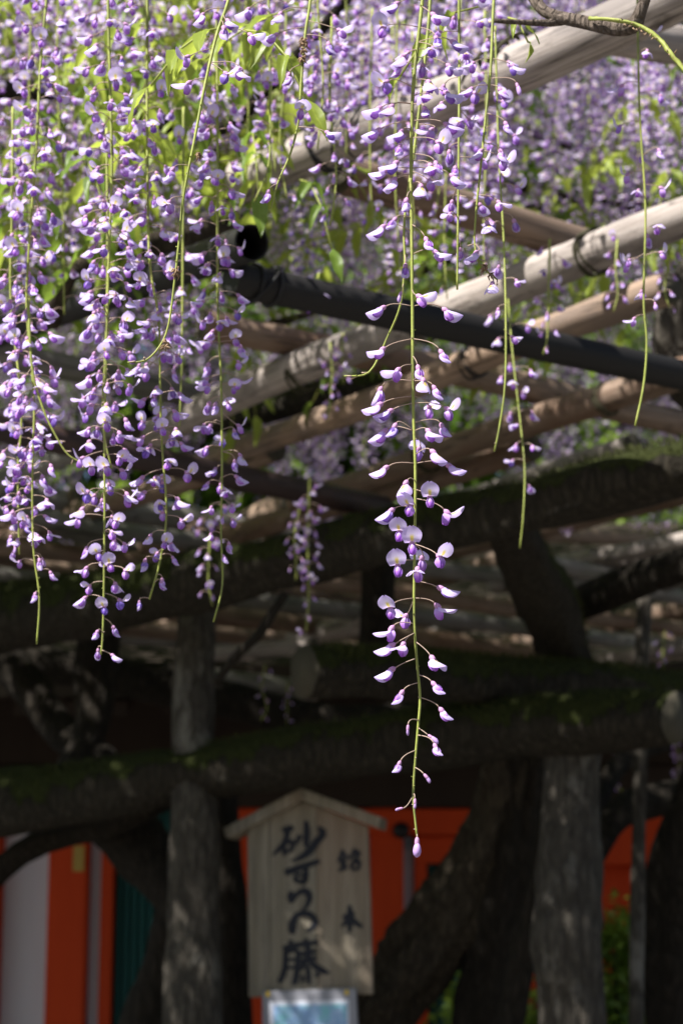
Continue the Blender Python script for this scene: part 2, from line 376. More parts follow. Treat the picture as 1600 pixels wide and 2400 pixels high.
for i, (x, Y, m_) in enumerate(((-.05, 6.1, 'pole_brown'), (.35, 6.35, 'pole_pale'), (.1, 6.95, 'pole_brown'), (-.75, 6.2, 'pole_brown'), (-1.15, 5.9, 'pole_grey'), (.9, 6.5, 'pole_brown'), (1.3, 6.9, 'pole_pale'))):
    c = Vector((x, Y, 2.83 + rnd(-.04, .04)))
    straight('trellis_pole', c - da * 1.2, c + da * rnd(.8, 1.1), rnd(.032, .04), [m_, END], 'shaded brown trellis pole beyond the split pole' if x < 1.0 and m_ == 'pole_brown' else 'shaded weathered trellis pole beyond the split pole', 'pole',
             'shaded brown poles beyond the split pole' if x < 1.0 and m_ == 'pole_brown' else 'weathered poles beyond the split pole', sides=12, kn=.05)
def pipe(a, b, dia, mat, label, hollow=False):
    A, B = P(*a), P(*b); d = B - A; L = d.length; r = dia / 2; mb = MB(); s = 28
    prof = [(0, r * .90), (0, r), (L * .5, r), (L, r), (L, r * .90), (L - .35, r * .90)] if hollow else [(0, 0.0), (0, r * .97), (.003, r), (L * .5, r), (L - .003, r), (L, r * .97), (L, 0)]
    v = []; f = []
    for z, rr in prof:
        for q in range(s): an = 2 * math.pi * q / s; v.append((rr * math.cos(an), rr * math.sin(an), z))
    for i in range(len(prof) - 1):
        for q in range(s): f.append((i * s + q, i * s + (q + 1) % s, (i + 1) * s + (q + 1) % s, (i + 1) * s + q))
    mb.add(v, f)
    me = mb.mesh('pipe', [mat]); o = link('steel_pipe', me, None, A, d.to_track_quat('Z', 'X').to_euler())
    m = o.modifiers.new('edges', 'EDGE_SPLIT'); m.split_angle = R(40)
    tag(o, label, 'pipe'); return o, A, B
pp1, A, B = pipe((540, 652, 3.50), (2300, 1030, 4.75), .066, 'steel_black', 'long black steel pipe crossing under the pale trellis poles')
pp2, A2, B2 = pipe((-60, 800, 4.9), (590, 568, 3.40), .068, 'steel_black', 'black steel pipe with an open round end pointing at the viewer', True)
pp3, A3, B3 = pipe((-140, 975, 4.5), (900, 1190, 5.42), .068, 'steel_rust', 'dark rust-brown steel pipe behind the tips of the dense racemes')
# clamp that joins the two black pipes
def ring(o, name, z, r, tr, mat, seg=24, tilt=0, wob=0):
    mb = MB(); pts = []
    for q in range(seg + 1):
        a = 2 * math.pi * q / seg; pts.append((r * math.cos(a), r * math.sin(a), z + tilt * math.cos(a) + wob * math.sin(3 * a)))
    tube(mb, pts, tr, 6); return link(name, mb.mesh(name, [mat]), o)
for z in (.05, .09): ring(pp1, 'clamp_band', z, .036, .0045, 'iron')
ring(pp1, 'clamp_band', .07, .041, .003, 'iron', tilt=.03)
L1 = (P(1680, -52, 2.95) - P(560, 430, 3.78)).length
tz = L1 * .60
for z, tl in ((tz - .03, .05), (tz, -.02), (tz + .02, .045), (tz + .035, .01)):
    ring(p1, 'cord_loop', z, .048, .0035, 'jute', tilt=tl, wob=.004)
for z in (.33, .37): ring(p1, 'cord_loop', z, .047, .002, 'iron', tilt=.04)
def tie(o, a, b, px, r, mat='jute', n=3):
    A_, B_ = P(*a), P(*b); t_ = min((k_ / 200 for k_ in range(201)), key=lambda t: abs((A_.lerp(B_, t)).x / (A_.lerp(B_, t)).y * F + 800 - px)); z = t_ * (B_ - A_).length
    for k_ in range(n): ring(o, 'tie_loop', z + k_ * .007 + rnd(-.002, .002), r * rnd(1.03, 1.08), .0028, mat, tilt=rnd(-.02, .02), wob=.003)
for px_ in (985, 700, 1420): tie(p2, (340, 1028, 5.3), (1700, 462, 3.53), px_, .043)
for px_ in (1120, 560, 800): tie(p3, (488, 1078, 5.5), (1566, 676, 4.05), px_, .038, random.choice(('jute', 'iron')))
for px_ in (1440, 1000): tie(p4, (700, 1172, 6.05), (1600, 876, 4.65), px_, .04)
for px_ in (760,): tie(p1, (560, 430, 3.78), (1680, -52, 2.95), px_, .046, 'iron', 2)
# ------------------------------------------------------------------ limbs (curved)
def limb(name, pts, mat, label, cat, sides=14, jit=.05, step=.07, group=None, end=None, amp=.12, ridge=0.0, moss=0):
    """pts: (px, py, Y, radius in photo px)"""
    q = []
    for (x, y, Y, r) in pts: p = P(x, y, Y); q.append((p.x, p.y, p.z, PR(r, Y)))
    q = spline(q, step); mb = MB(); ph = [rnd(0, 9) for _ in range(5)]
    lump = lambda i, a: 1 + amp * (.5 * math.sin(2 * a + i * .21 + ph[0]) + .35 * math.sin(3 * a - i * .33 + ph[1]) + .3 * math.sin(5 * a + i * .12 + ph[2])) + .05 * math.sin(i * .8 + ph[3]) + ridge * (abs(math.sin(3.5 * a + i * .10 + ph[4])) + .6 * abs(math.sin(6 * a - i * .07)) - .9)
    tube(mb, [v[:3] for v in q], [v[3] for v in q], sides, 0, jit, True, lump=lump)
    if end: mb.m[-1] = 1; mb.m[-2] = 1
    o = link(name, mb.mesh(name, [mat] + ([END] if end else [])))
    if label: tag(o, label, cat, group)
    if moss:
        mm = MB()
        for _ in range(moss):
            i = random.randrange(1, len(q) - 1)
            if math.sin(i * .55 + ph[0]) + math.sin(i * .23 + ph[1]) < rnd(-1.8, .6): continue
            p = Vector(q[i][:3]).lerp(Vector(q[i + 1][:3]), random.random()); t = (Vector(q[i + 1][:3]) - Vector(q[i - 1][:3])).normalized(); sd = t.cross(Vector((0, 0, 1))).normalized(); up = sd.cross(t)
            a = random.gauss(0, .75); d = up * math.cos(a) + sd * math.sin(a); b = p + d * q[i][3] * .97; h = d * rnd(.006, .02) + Vector((rnd(-1, 1), rnd(-1, 1), rnd(-1, 1))) * .006; w2 = t.lerp(sd, random.random()) * .003
            mm.add([b - w2, b + w2, b + h], [(0, 1, 2)])
        link('moss', mm.mesh('moss', ['moss_tuft'], False), o)['kind'] = 'stuff'
    return o
mk_simple('moss_tuft', (.040, .046, .009), .9, .5, 25)
limb('mossy_limb', [(1720, 1070, 4.45, 72), (1450, 1130, 4.6, 72), (1250, 1185, 4.8, 66), (1080, 1222, 5.0, 62), (900, 1258, 5.2, 66), (700, 1310, 5.5, 62),
     (470, 1365, 5.8, 72), (200, 1420, 6.1, 80), (-120, 1455, 6.4, 82), (-600, 1500, 6.9, 84)], 'bark_moss', 'long moss-covered wisteria limb slanting across under the pipes', 'limb', sides=18, moss=9000)
limb('mossy_limb', [(1180, 1215, 5.1, 50), (1240, 1330, 5.5, 62), (1300, 1450, 5.9, 68), (1330, 1580, 6.2, 60)], 'bark_moss', 'short thick mossy limb dropping from the long limb to the upper log', 'limb', ridge=.12, moss=2500)
limb('mossy_limb', [(1720, 1290, 5.6, 42), (1540, 1345, 5.8, 40), (1400, 1400, 6.0, 42), (1280, 1440, 6.2, 40)], 'bark_dark', 'dark limb slanting below the far pale poles', 'limb')
limb('wisteria_vine', [(890, 1210, 6.3, 42), (885, 1400, 6.4, 44), (880, 1560, 6.5, 46)], 'bark_dark', 'dark upright stem between the long limb and the log end', 'trunk')
limb('mossy_log', [(712, 1574, 5.45, 62), (900, 1578, 5.6, 62), (1200, 1596, 5.85, 60), (1500, 1622, 6.1, 60), (1760, 1650, 6.3, 60)], 'bark_moss', 'mossy horizontal log with a sawn end beside the dangling raceme', 'log', end=True, amp=.07, moss=4500)
limb('mossy_log', [(-620, 1975, 7.0, 74), (-120, 1905, 6.6, 74), (180, 1862, 6.4, 72), (420, 1818, 6.25, 68), (800, 1760, 6.0, 72), (1150, 1712, 5.8, 70), (1400, 1690, 5.6, 70), (1585, 1684, 5.42, 66)],
     'bark_moss', 'long mossy log resting on the grey posts, its round sawn end showing', 'log', end=True, amp=.09, sides=18, moss=8000)
limb('trellis_post', [(466, 1300, 6.35, 44), (462, 1440, 6.3, 48), (452, 1700, 6.25, 50), (455, 1900, 6.2, 55), (452, 2150, 6.2, 60), (450, 2420, 6.15, 66), (450, 3300, 6.1, 74)], 'bark_post', 'rough grey-brown bark post left of the signboard under the mossy log', 'post', amp=.05)
limb('trellis_post', [(1342, 1720, 5.75, 66), (1338, 1850, 5.74, 72), (1332, 2050, 5.72, 74), (1325, 2190, 5.7, 84), (1326, 2225, 5.7, 86), (1335, 2300, 5.7, 74), (1340, 2420, 5.7, 72), (1345, 3360, 5.65, 76)],
     'bark_post', 'pale lichen-spotted post with a knotty bulge under the log end', 'post', amp=.05)
limb('thin_post', [(1512, 1390, 6.6, 18), (1505, 1500, 6.6, 18), (1500, 1760, 6.5, 17), (1496, 2000, 6.45, 17), (1490, 2400, 6.4, 18), (1486, 3300, 6.3, 18)], 'bark_post', 'slim grey prop pole standing behind the second mossy log', 'post', sides=10, amp=.03)
limb('wisteria_vine', [(640, 2900, 6.9, 110), (850, 2420, 6.75, 82), (950, 2290, 6.7, 78), (1070, 2110, 6.6, 66), (1150, 1940, 6.5, 58), (1200, 1760, 6.4, 55)], 'bark_trunk', 'leaning ridged wisteria trunk rising beside the signboard', 'trunk', sides=40, amp=.28, step=.03, ridge=.22)
limb('wisteria_vine', [(1120, 2900, 6.75, 70), (1140, 2430, 6.65, 66), (1165, 2200, 6.6, 62), (1205, 1950, 6.5, 60), (1228, 1750, 6.4, 58)], 'bark_dark', 'dark upright wisteria trunk behind the leaning trunk', 'trunk', sides=32, amp=.22, step=.04, ridge=.18)
limb('wisteria_vine', [(1080, 2900, 6.4, 40), (1190, 2420, 6.3, 33), (1228, 2230, 6.25, 30), (1268, 2080, 6.2, 30), (1290, 1900, 6.15, 28)], 'bark_dark', 'slender curved wisteria stem beside the pale knotty post', 'trunk', sides=14)
limb('wisteria_vine', [(1590, 2900, 6.9, 70), (1585, 2420, 6.8, 62), (1565, 2200, 6.7, 55), (1590, 2000, 6.6, 60), (1660, 1780, 6.5, 60)], 'bark_dark', 'dark wisteria trunk beyond the slim prop pole', 'trunk', sides=18, amp=.2)
limb('wisteria_limb', [(1395, 2010, 6.7, 24), (1440, 1920, 6.8, 34), (1520, 1880, 6.9, 42), (1720, 1850, 7.0, 45)], 'bark_dark', 'crooked limb arching in front of the red wall beyond the pale post', 'limb')
limb('wisteria_limb', [(1380, 1960, 6.9, 26), (1410, 1860, 7.0, 22), (1460, 1780, 7.1, 22), (1560, 1735, 7.2, 25)], 'bark_dark', 'thin dark limb under the round log end', 'limb')
limb('wisteria_limb', [(-90, 2130, 6.8, 30), (0, 2040, 6.8, 29), (75, 1985, 6.75, 29), (170, 1950, 6.7, 30), (270, 1925, 6.6, 40), (380, 1850, 6.5, 50)], 'bark_dark', 'dark arching limb in front of the white wall panel', 'limb')
limb('wisteria_limb', [(130, 1840, 6.9, 60), (260, 1900, 6.8, 80), (350, 2010, 6.7, 70), (410, 2120, 6.6, 44), (440, 2200, 6.5, 30)], 'bark_dark', 'heavy dark limb coming down to the bark post', 'limb', sides=18, amp=.2)
limb('wisteria_vine', [(250, 2900, 6.9, 70), (335, 2420, 6.8, 55), (372, 2280, 6.75, 40), (405, 2150, 6.7, 36), (440, 2000, 6.6, 36)], 'bark_dark', 'dark trunk leaning against the rough bark post', 'trunk')
limb('wisteria_vine', [(560, 2900, 7.2, 46), (548, 2420, 7.15, 40), (545, 2200, 7.1, 36), (535, 2000, 7.05, 36), (520, 1830, 7.0, 34)], 'bark_dark', 'dark wisteria stem between the bark post and the signboard', 'trunk', sides=14)
limb('wisteria_limb', [(-60, 1480, 7.2, 40), (60, 1600, 7.1, 42), (150, 1720, 7.0, 44), (260, 1800, 6.9, 40)], 'bark_dark', 'dark crooked limb dropping onto the long mossy log', 'limb')
limb('wisteria_limb', [(240, 1430, 7.0, 50), (225, 1560, 7.0, 50), (215, 1700, 6.95, 46), (170, 1810, 6.9, 44)], 'bark_dark', 'short dark upright limb over the left end of the mossy log', 'limb')
limb('wisteria_limb', [(-60, 1540, 7.6, 40), (120, 1560, 7.6, 44), (300, 1590, 7.6, 48), (520, 1640, 7.6, 44), (760, 1690, 7.6, 40), (1100, 1680, 7.6, 44), (1400, 1640, 7.6, 44), (1720, 1600, 7.6, 44)], 'bark_dark', 'long dark limb in the shade behind the mossy logs', 'limb')
limb('forked_branch', [(505, 1600, 5.2, 10), (560, 1530, 5.15, 11), (605, 1490, 5.1, 12), (640, 1435, 5.1, 11), (670, 1390, 5.1, 10)], 'bark_dark', 'thin bare branch against the pale poles', 'branch', sides=8, amp=.05)
limb('mossy_limb', [(520, 985, 5.7, 34), (640, 955, 5.5, 38), (760, 925, 5.4, 36), (900, 905, 5.4, 30)], 'bark_moss', 'yellow-green mossy limb lying between two pale poles', 'limb', moss=2500)
limb('vine_stem', [(1700, 520, 4.6, 60), (1640, 640, 4.65, 56), (1590, 740, 4.7, 58), (1600, 860, 4.75, 58), (1690, 960, 4.8, 60)], 'bark_post', 'thick grey vine stem bending at the end of the orange pole', 'vine', sides=18, amp=.15)
# twigs in the sharp zone, top
tw = limb('knotty_twig', [(1225, -60, 2.36, 15), (1262, 12, 2.34, 15), (1300, 36, 2.32, 15), (1362, 50, 2.30, 16), (1440, 66, 2.28, 19), (1482, 58, 2.27, 21), (1500, 26, 2.26, 16), (1530, -60, 2.25, 15)],
     'bark_twig', 'knotty brown twig in front of the corded pole', 'twig', sides=12, step=.012, amp=.1)
limb('side_twig', [(1157, 47, 2.30, 6), (1210, 50, 2.31, 7), (1290, 52, 2.32, 10), (1330, 44, 2.32, 12)], 'bark_twig', None, None, sides=8, step=.012).parent = tw
limb('green_shoot', [(1380, 42, 2.28, 5), (1440, 46, 2.26, 5), (1495, 58, 2.25, 5), (1545, 92, 2.24, 6), (1575, 130, 2.23, 6), (1640, 205, 2.22, 5)], 'stem', 'green wisteria shoot with brown scales growing from the knotty twig', 'shoot', sides=8, step=.006, jit=.3)
mb = MB()
for k_ in range(26):
    t_ = k_ / 25; q_ = P(1450 + 150 * t_ + 40 * t_ * t_, 48 + 62 * t_ + 95 * t_ * t_ * t_ + rnd(-3, 3), 2.25 - .03 * t_) + Vector((rnd(-1, 1), rnd(-1, 1), rnd(-1, 1))) * .0022
    tube(mb, [q_, q_ + Vector((rnd(-1, 1), rnd(-1, 0), rnd(-1, 1))) * .004], [.0012, .0003], 5)
link('bud_scales', mb.mesh('bud_scales', ['withered']), bpy.data.objects['green_shoot'])
# bearing vine above the frame that carries the front racemes
limb('vine_stem', [(-500, -330, 3.0, 38), (0, -290, 2.75, 40), (500, -270, 2.52, 36), (900, -250, 2.4, 34), (1250, -270, 2.5, 34), (1700, -320, 2.8, 40)], 'bark_trunk', 'gnarled vine stem along the trellis edge carrying the front racemes', 'vine', sides=14, amp=.15)
limb('vine_stem', [(-300, 250, 4.4, 30), (100, 210, 4.1, 26), (330, 280, 3.9, 22), (520, 300, 3.8, 18), (640, 190, 3.7, 16), (760, 60, 3.6, 14), (900, -120, 3.5, 14)], 'bark_dark', 'dark crooked vine among the bright leaves', 'vine', sides=12)
limb('vine_stem', [(120, 760, 4.0, 20), (160, 650, 3.9, 20), (260, 590, 3.8, 22), (420, 560, 3.9, 30), (560, 520, 4.0, 26)], 'bark_trunk', 'tan vine stem lying behind the dense racemes near the open pipe end', 'vine', sides=12, amp=.15)
for i in range(9):
    x0 = rnd(500, 1700); y0 = rnd(100, 800); Y = rnd(4.6, 6.4); a = rnd(-.5, .5)
    limb('vine_stem', [(x0 + d * math.cos(a), y0 + d * math.sin(a) * .8 + rnd(-30, 30), Y + rnd(-.2, .2), rnd(7, 14)) for d in (-300, -150, 0, 150, 320)], 'bark_trunk',
         'thin vine twisting among the far blossoms', 'vine', sides=8, group='vines among the far blossoms', amp=.08)
# ------------------------------------------------------------------ shrine building behind (front plane Y = 10)
YB = 10.0
bl = link('shrine_building', None, None, (0, YB, 0)); tag(bl, 'vermilion shrine hall with white plaster, green lattice shutters and bark roof', 'building')
def bx(px): return P(px, 2000, YB).x
def bz(py): return P(800, py, YB).z
def bpart(name, x0, x1, z0, z1, y0, y1, mat, bev=.008, parent=bl):
    mb = MB(); box(mb, (x0, y0, z0), (x1, y1, z1)); o = link(name, mb.mesh(name, [mat], False), parent); 
    if bev: bevel(o, bev)
    return o
zt = bz(1897)
def column(px0, px1): return bpart('pillar', bx(px0), bx(px1), .0, zt + .3, -.10, .12, 'vermilion', .012)
for a, b in ((-120, 8), (121, 212), (560, 640), (868, 944), (1560, 1660), (2100, 2200)): column(a, b)
bpart('plaster_panel', bx(9), bx(120), 0, zt, .05, .10, 'plaster', 0)
bpart('plaster_panel', bx(213), bx(239), 0, zt, .02, .10, 'plaster', 0)
bpart('door_jamb', bx(240), bx(269), 0, zt, -.04, .12, 'vermilion')
bpart('plaster_panel', bx(945), bx(969), 0, bz(1990), .02, .10, 'plaster', 0)
bpart('door_jamb', bx(970), bx(999), 0, bz(1960), -.04, .12, 'vermilion')
bpart('plaster_panel', bx(-700), bx(-122), 0, zt, .05, .10, 'plaster', 0)
def lattice(px0, px1, ztop):
    o = bpart('lattice_shutter', bx(px0), bx(px1), 0, ztop, .07, .09, 'verdigris_green', 0)
    x = bx(px0) + .012
    while x < bx(px1) - .02:
        s = bpart('slat', x, x + .022, 0, ztop - .004, .035, .068, 'verdigris_green', .004, o); x += .038
    return o
lattice(270, 558, zt); lattice(1000, 1180, bz(2026))
bpart('wall_panel', bx(641), bx(867), 0, zt, .04, .10, 'vermilion', 0)
bpart('head_rail', bx(970), bx(1190), bz(2025), bz(1961), -.05, .12, 'vermilion')
bpart('wall_panel', bx(1181), bx(1559), 0, zt, .05, .11, 'vermilion', 0)
bpart('wall_panel', bx(1661), bx(2099), 0, zt, .05, .11, 'vermilion', 0)
bpart('lintel', bx(-900), bx(2300), bz(1897) + .001, bz(1800), -.16, .16, 'dark_timber', .012)
bpart('lower_lintel', bx(560), bx(1190), bz(1960), bz(1899), -.125, .13, 'vermilion', .01)
bpart('lower_lintel', bx(1190) + .004, bx(2300), bz(2030), bz(1899), -.125, .13, 'vermilion', .01)
bpart('brass_fitting', bx(178), bx(204), bz(2045), bz(1985), -.108, -.098, 'brass', .003)
for px, py in ((938, 1950), (1560, 1966)):
    mb = MB(); pr = [(0, .042), (.012, .040), (.024, .028), (.032, .008), (.033, 0.0)]; s = 18; v = []; f = []
    for z, r in pr:
        for q in range(s): v.append((r * math.cos(6.2832 * q / s), r * math.sin(6.2832 * q / s), z))
    for i in range(4):
        for q in range(s): f.append((i * s + q, i * s + (q + 1) % s, (i + 1) * s + (q + 1) % s, (i + 1) * s + q))
    mb.add(v, f); link('nail_cover', mb.mesh('nail_cover', ['iron']), bl, (bx(px), -.126, bz(py)), (R(90), 0, 0))
# eaves: rafters and thick bark roof
mb = MB(); zr = bz(1800)
v = [(-4.5, -1.35, zr + .20), (5, -1.35, zr + .20), (5, -1.35, zr + .34), (-4.5, -1.35, zr + .34), (-4.5, 3.2, zr + 1.6), (5, 3.2, zr + 1.6), (5, 3.2, zr + 1.9), (-4.5, 3.2, zr + 1.9)]
mb.add(v, [(0, 1, 2, 3), (3, 2, 6, 7), (1, 0, 4, 5), (0, 3, 7, 4), (2, 1, 5, 6), (5, 4, 7, 6)]); link('roof', mb.mesh('roof', ['bark_roof'], False), bl)
for i in range(40):
    x = -4.3 + i * .22; A_ = Vector((x, -1.25, zr + .19)); mb = MB()
    v = [(x, -1.25, zr + .13), (x + .06, -1.25, zr + .13), (x + .06, -1.25, zr + .195), (x, -1.25, zr + .195), (x, .3, zr + .595), (x + .06, .3, zr + .595), (x + .06, .3, zr + .66), (x, .3, zr + .66)]
    mb.add(v, [(0, 1, 2, 3), (3, 2, 6, 7), (1, 0, 4, 5), (0, 3, 7, 4), (2, 1, 5, 6), (5, 4, 7, 6)]); link('rafter', mb.mesh('rafter', ['dark_timber'], False), bl)
bpart('eave_beam', -4.3, 4.8, zr + .002, zr + .42, -.13, .13, 'dark_timber', .01)
bpart('back_wall', -4.3, 4.8, 0, zr + 1.3, 2.9, 3.0, 'plaster', 0)
bpart('wall_panel', -4.4, -4.3, 0, zr + .4, 0, 3, 'plaster', 0); bpart('wall_panel', 4.8, 4.9, 0, zr + .4, 0, 3, 'plaster', 0)

# ------------------------------------------------------------------ signboard
YS = 6.3; KS = YS / F * math.tan(R(9))
def S(zx, zy, out=0.0):
    """sign coordinates (enlarged photo) -> world; the sign's face is turned 9 degrees"""
    px = 520 + zx / 3.92; py = 1820 + zy / 3.92
    p = P(px, py, YS - (px - 720) * KS); return p + Vector((-math.sin(R(9)), -math.cos(R(9)), 0)) * out
sg = link('signboard', None, None, (S(790, 2030).x, YS, 0)); sg0 = Vector(sg.location)
tag(sg, 'roofed wooden signboard with black brush writing among the trunks', 'signboard')
def slab(name, poly, o0, o1, mat, parent=sg, bev=.004):
    mb = MB(); n = len(poly); a = [S(x, y, o0) - sg0 for x, y in poly]; b = [S(x, y, o1) - sg0 for x, y in poly]
    f = [tuple(range(n)), tuple(range(2 * n - 1, n - 1, -1))] + [(k, n + k, n + (k + 1) % n, (k + 1) % n) for k in range(n)]
    mb.add(a + b, f); me = mb.mesh(name, [mat], False); o = link(name, me, parent)
    m = o.modifiers.new('w', 'WELD'); 
    if bev: bevel(o, bev)
    return o
slab('plank', [(232, 470), (432, 380), (446, 2026), (244, 2036)], .0, -.03, 'sign_wood')
slab('plank', [(434, 379), (757, 232), (862, 270), (872, 2010), (448, 2026)], .0, -.03, 'sign_wood')
slab('plank', [(864, 271), (1338, 455), (1384, 2006), (874, 2010)], .0, -.03, 'sign_wood')
slab('roof_board', [(42, 486), (752, 118), (756, 228), (76, 580)], .055, -.11, 'sign_wood')
slab('roof_board', [(754, 118), (1478, 384), (1462, 492), (758, 228)], .055, -.11, 'sign_wood')
slab('post', [(690, 2050), (860, 2045), (870, 6500), (690, 6500)], -.035, -.10, 'sign_wood')
def stroke(mb, pts):
    """brush stroke: (x, y, width) polyline -> tapered ribbon 1.2 mm proud of the board"""
    q = spline([(x, y, 0, w_) for x, y, w_ in pts], 12)
    n = len(q); L = []; Rr = []
    for i in range(n):
        t = (q[min(i + 1, n - 1)] - q[max(i - 1, 0)])[:2]; t = t / (np.linalg.norm(t) + 1e-9); nn = np.array((-t[1], t[0]))
        wd = q[i][3] * .6 * (1 + .10 * math.sin(i * 1.7)) * (0.75 if i in (0, n - 1) else 1)
        L.append(q[i][:2] + nn * wd); Rr.append(q[i][:2] - nn * wd)
    v = [S(a[0], a[1], .0015 + .0002 * (mb.n % 7)) - sg0 for a in L] ; v2 = [S(a[0], a[1], .0015 + .0002 * (mb.n % 7)) - sg0 for a in Rr]
    mb.add(v + v2, [(i, i + 1, n + i + 1, n + i) for i in range(n - 1)])
CH = {
 'sand': [[(552, 498, 40), (600, 485, 48), (660, 472, 40)], [(612, 490, 44), (580, 600, 46), (530, 665, 42), (462, 728, 16)], [(568, 612, 34), (572, 690, 34), (574, 735, 26)], [(570, 618, 34), (650, 604, 38), (640, 690, 36)], [(572, 692, 30), (640, 686, 34)],
          [(772, 410, 34), (780, 500, 54), (776, 600, 50), (765, 650, 26)], [(722, 540, 44), (690, 606, 34), (665, 625, 16)], [(880, 465, 24), (925, 520, 62), (890, 590, 50)], [(890, 575, 60), (800, 690, 66), (720, 750, 44), (630, 782, 14)]],
 'su': [[(575, 888, 50), (640, 868, 58), (760, 825, 52), (900, 778, 40)], [(765, 800, 46), (772, 900, 48), (760, 960, 40), (695, 965, 38), (668, 935, 30), (700, 905, 26), (755, 925, 26), (772, 960, 30), (735, 1005, 14)]],
 'ri': [[(645, 1058, 40), (632, 1110, 58), (650, 1165, 44)], [(655, 1145, 26), (700, 1075, 40), (760, 1055, 54), (800, 1090, 56), (798, 1150, 46), (770, 1205, 30), (728, 1236, 10)]],
 'no': [[(690, 1280, 40), (655, 1340, 62), (645, 1410, 62), (655, 1455, 36)], [(650, 1310, 40), (710, 1268, 46), (790, 1265, 50), (850, 1310, 50), (850, 1365, 50), (800, 1415, 30), (770, 1420, 14)]],
 'wisteria': [[(560, 1592, 50), (650, 1560, 46), (770, 1540, 40), (890, 1528, 34)], [(632, 1500, 34), (645, 1600, 34)], [(770, 1490, 34), (780, 1590, 38)],
          [(585, 1600, 40), (582, 1740, 46), (560, 1830, 48), (525, 1900, 40)], [(580, 1622, 34), (690, 1606, 38), (690, 1760, 46), (672, 1880, 50), (640, 1915, 20)], [(598, 1690, 28), (680, 1682, 28)], [(598, 1762, 28), (680, 1754, 28)],
          [(722, 1640, 42), (868, 1606, 40)], [(715, 1705, 40), (870, 1668, 38)], [(795, 1560, 40), (790, 1660, 50), (745, 1745, 42), (705, 1790, 22)], [(800, 1690, 40), (860, 1750, 50), (930, 1790, 50), (992, 1812, 14)], [(788, 1740, 36), (796, 1840, 42), (800, 1920, 26)], [(728, 1830, 30), (752, 1860, 34)], [(870, 1800, 30), (880, 1850, 40)], [(715, 1900, 16), (765, 1865, 30)]],
 'inscription': [[(1112, 672, 24), (1092, 740, 34), (1062, 790, 16)], [(1110, 700, 26), (1160, 748, 24)], [(1082, 775, 24), (1152, 758, 24)], [(1080, 815, 26), (1150, 800, 26)], [(1115, 750, 28), (1116, 850, 30)], [(1070, 866, 30), (1158, 838, 26)],
          [(1222, 660, 24), (1195, 730, 30), (1165, 770, 16)], [(1195, 712, 26), (1256, 700, 32), (1225, 770, 32), (1172, 830, 16)], [(1196, 800, 28), (1200, 865, 28)], [(1195, 802, 26), (1262, 786, 30), (1252, 858, 30)], [(1200, 862, 24), (1256, 852, 26)]],
 'tree': [[(1108, 1296, 30), (1160, 1280, 38), (1222, 1258, 36)], [(1172, 1185, 30), (1176, 1290, 52), (1174, 1380, 44), (1172, 1440, 18)], [(1164, 1300, 36), (1130, 1350, 36), (1092, 1388, 12)], [(1190, 1290, 34), (1225, 1345, 44), (1292, 1386, 30)]]}
for nm, st in CH.items():
    mb = MB()
    for s in st: stroke(mb, s)
    link('written_character', mb.mesh('character', ['ink'], False), sg)
# notice panel fixed below
nb = link('notice_panel', None, None, (S(790, 2030).x, YS, 0)); tag(nb, 'grey framed notice with a mottled blue sheet below the wooden signboard', 'notice')
slab('frame', [(385, 1975), (1240, 1948), (1300, 3150), (395, 3150)], .030, .012, 'grey_frame', nb, .003)
slab('border', [(452, 2072), (1182, 2052), (1200, 3060), (458, 3060)], .033, .0302, 'notice_border', nb, 0)
slab('sheet', [(495, 2108), (1160, 2090), (1176, 3010), (500, 3010)], .036, .0332, 'notice_print', nb, 0)
slab('post', [(740, 3155), (820, 3155), (820, 6500), (740, 6500)], .028, .0, 'grey_frame', nb, .003)
for x, y in ((440, 1998), (1160, 1984)): slab('pin', [(x - 16, y - 22), (x + 16, y - 22), (x + 18, y + 22), (x - 18, y + 22)], .036, .028, 'pin_yellow', nb, .002)

# ------------------------------------------------------------------ flower meshes (millimetres)
MMs = .001
def g_banner(phi, B, L=18.0, W=20.0, nu=7, nv=6, recurve=.0, rt=.28, ruffle=0.0):
    v = []; uv = []; f = []; x, z = 4.2, 1.2; pa = 0
    for i in range(nu + 1):
        u = i / nu; t = min(1, u / rt); a = R(phi) * (t * t * (3 - 2 * t)) - R(recurve) * max(0, u - .5) * 2
        if i: x += L / nu * math.cos((a + pa) / 2); z += L / nu * math.sin((a + pa) / 2)
        pa = a
        e = 1 - ((u - .50) / .52) ** 2; wd = max(W / 2 * max(e, 0) ** (.5 if u < .5 else .72), 1.6)
        for j in range(nv + 1):
            q = (j / nv * 2 - 1); bb = q * B; y = wd * math.sin(bb) / B; o = wd * (1 - math.cos(bb)) / B
            notch = -1.2 * max(0, u - .85) / .15 * (1 - abs(q)) if B < .9 else 0
            o += ruffle * math.sin(q * 5 + u * 4) + .7 * (1 - abs(q)) ** 2 * u * (1 if B < .9 else 0)   # crease down the middle
            v.append(((x + math.sin(a) * o + notch * math.cos(a)) * MMs, y * MMs, (z - math.cos(a) * o + notch * math.sin(a)) * MMs)); uv.append((q, u))
    for i in range(nu):
        for j in range(nv): a_ = i * (nv + 1) + j; f.append((a_, a_ + 1, a_ + nv + 2, a_ + nv + 1))
    return v, f, uv
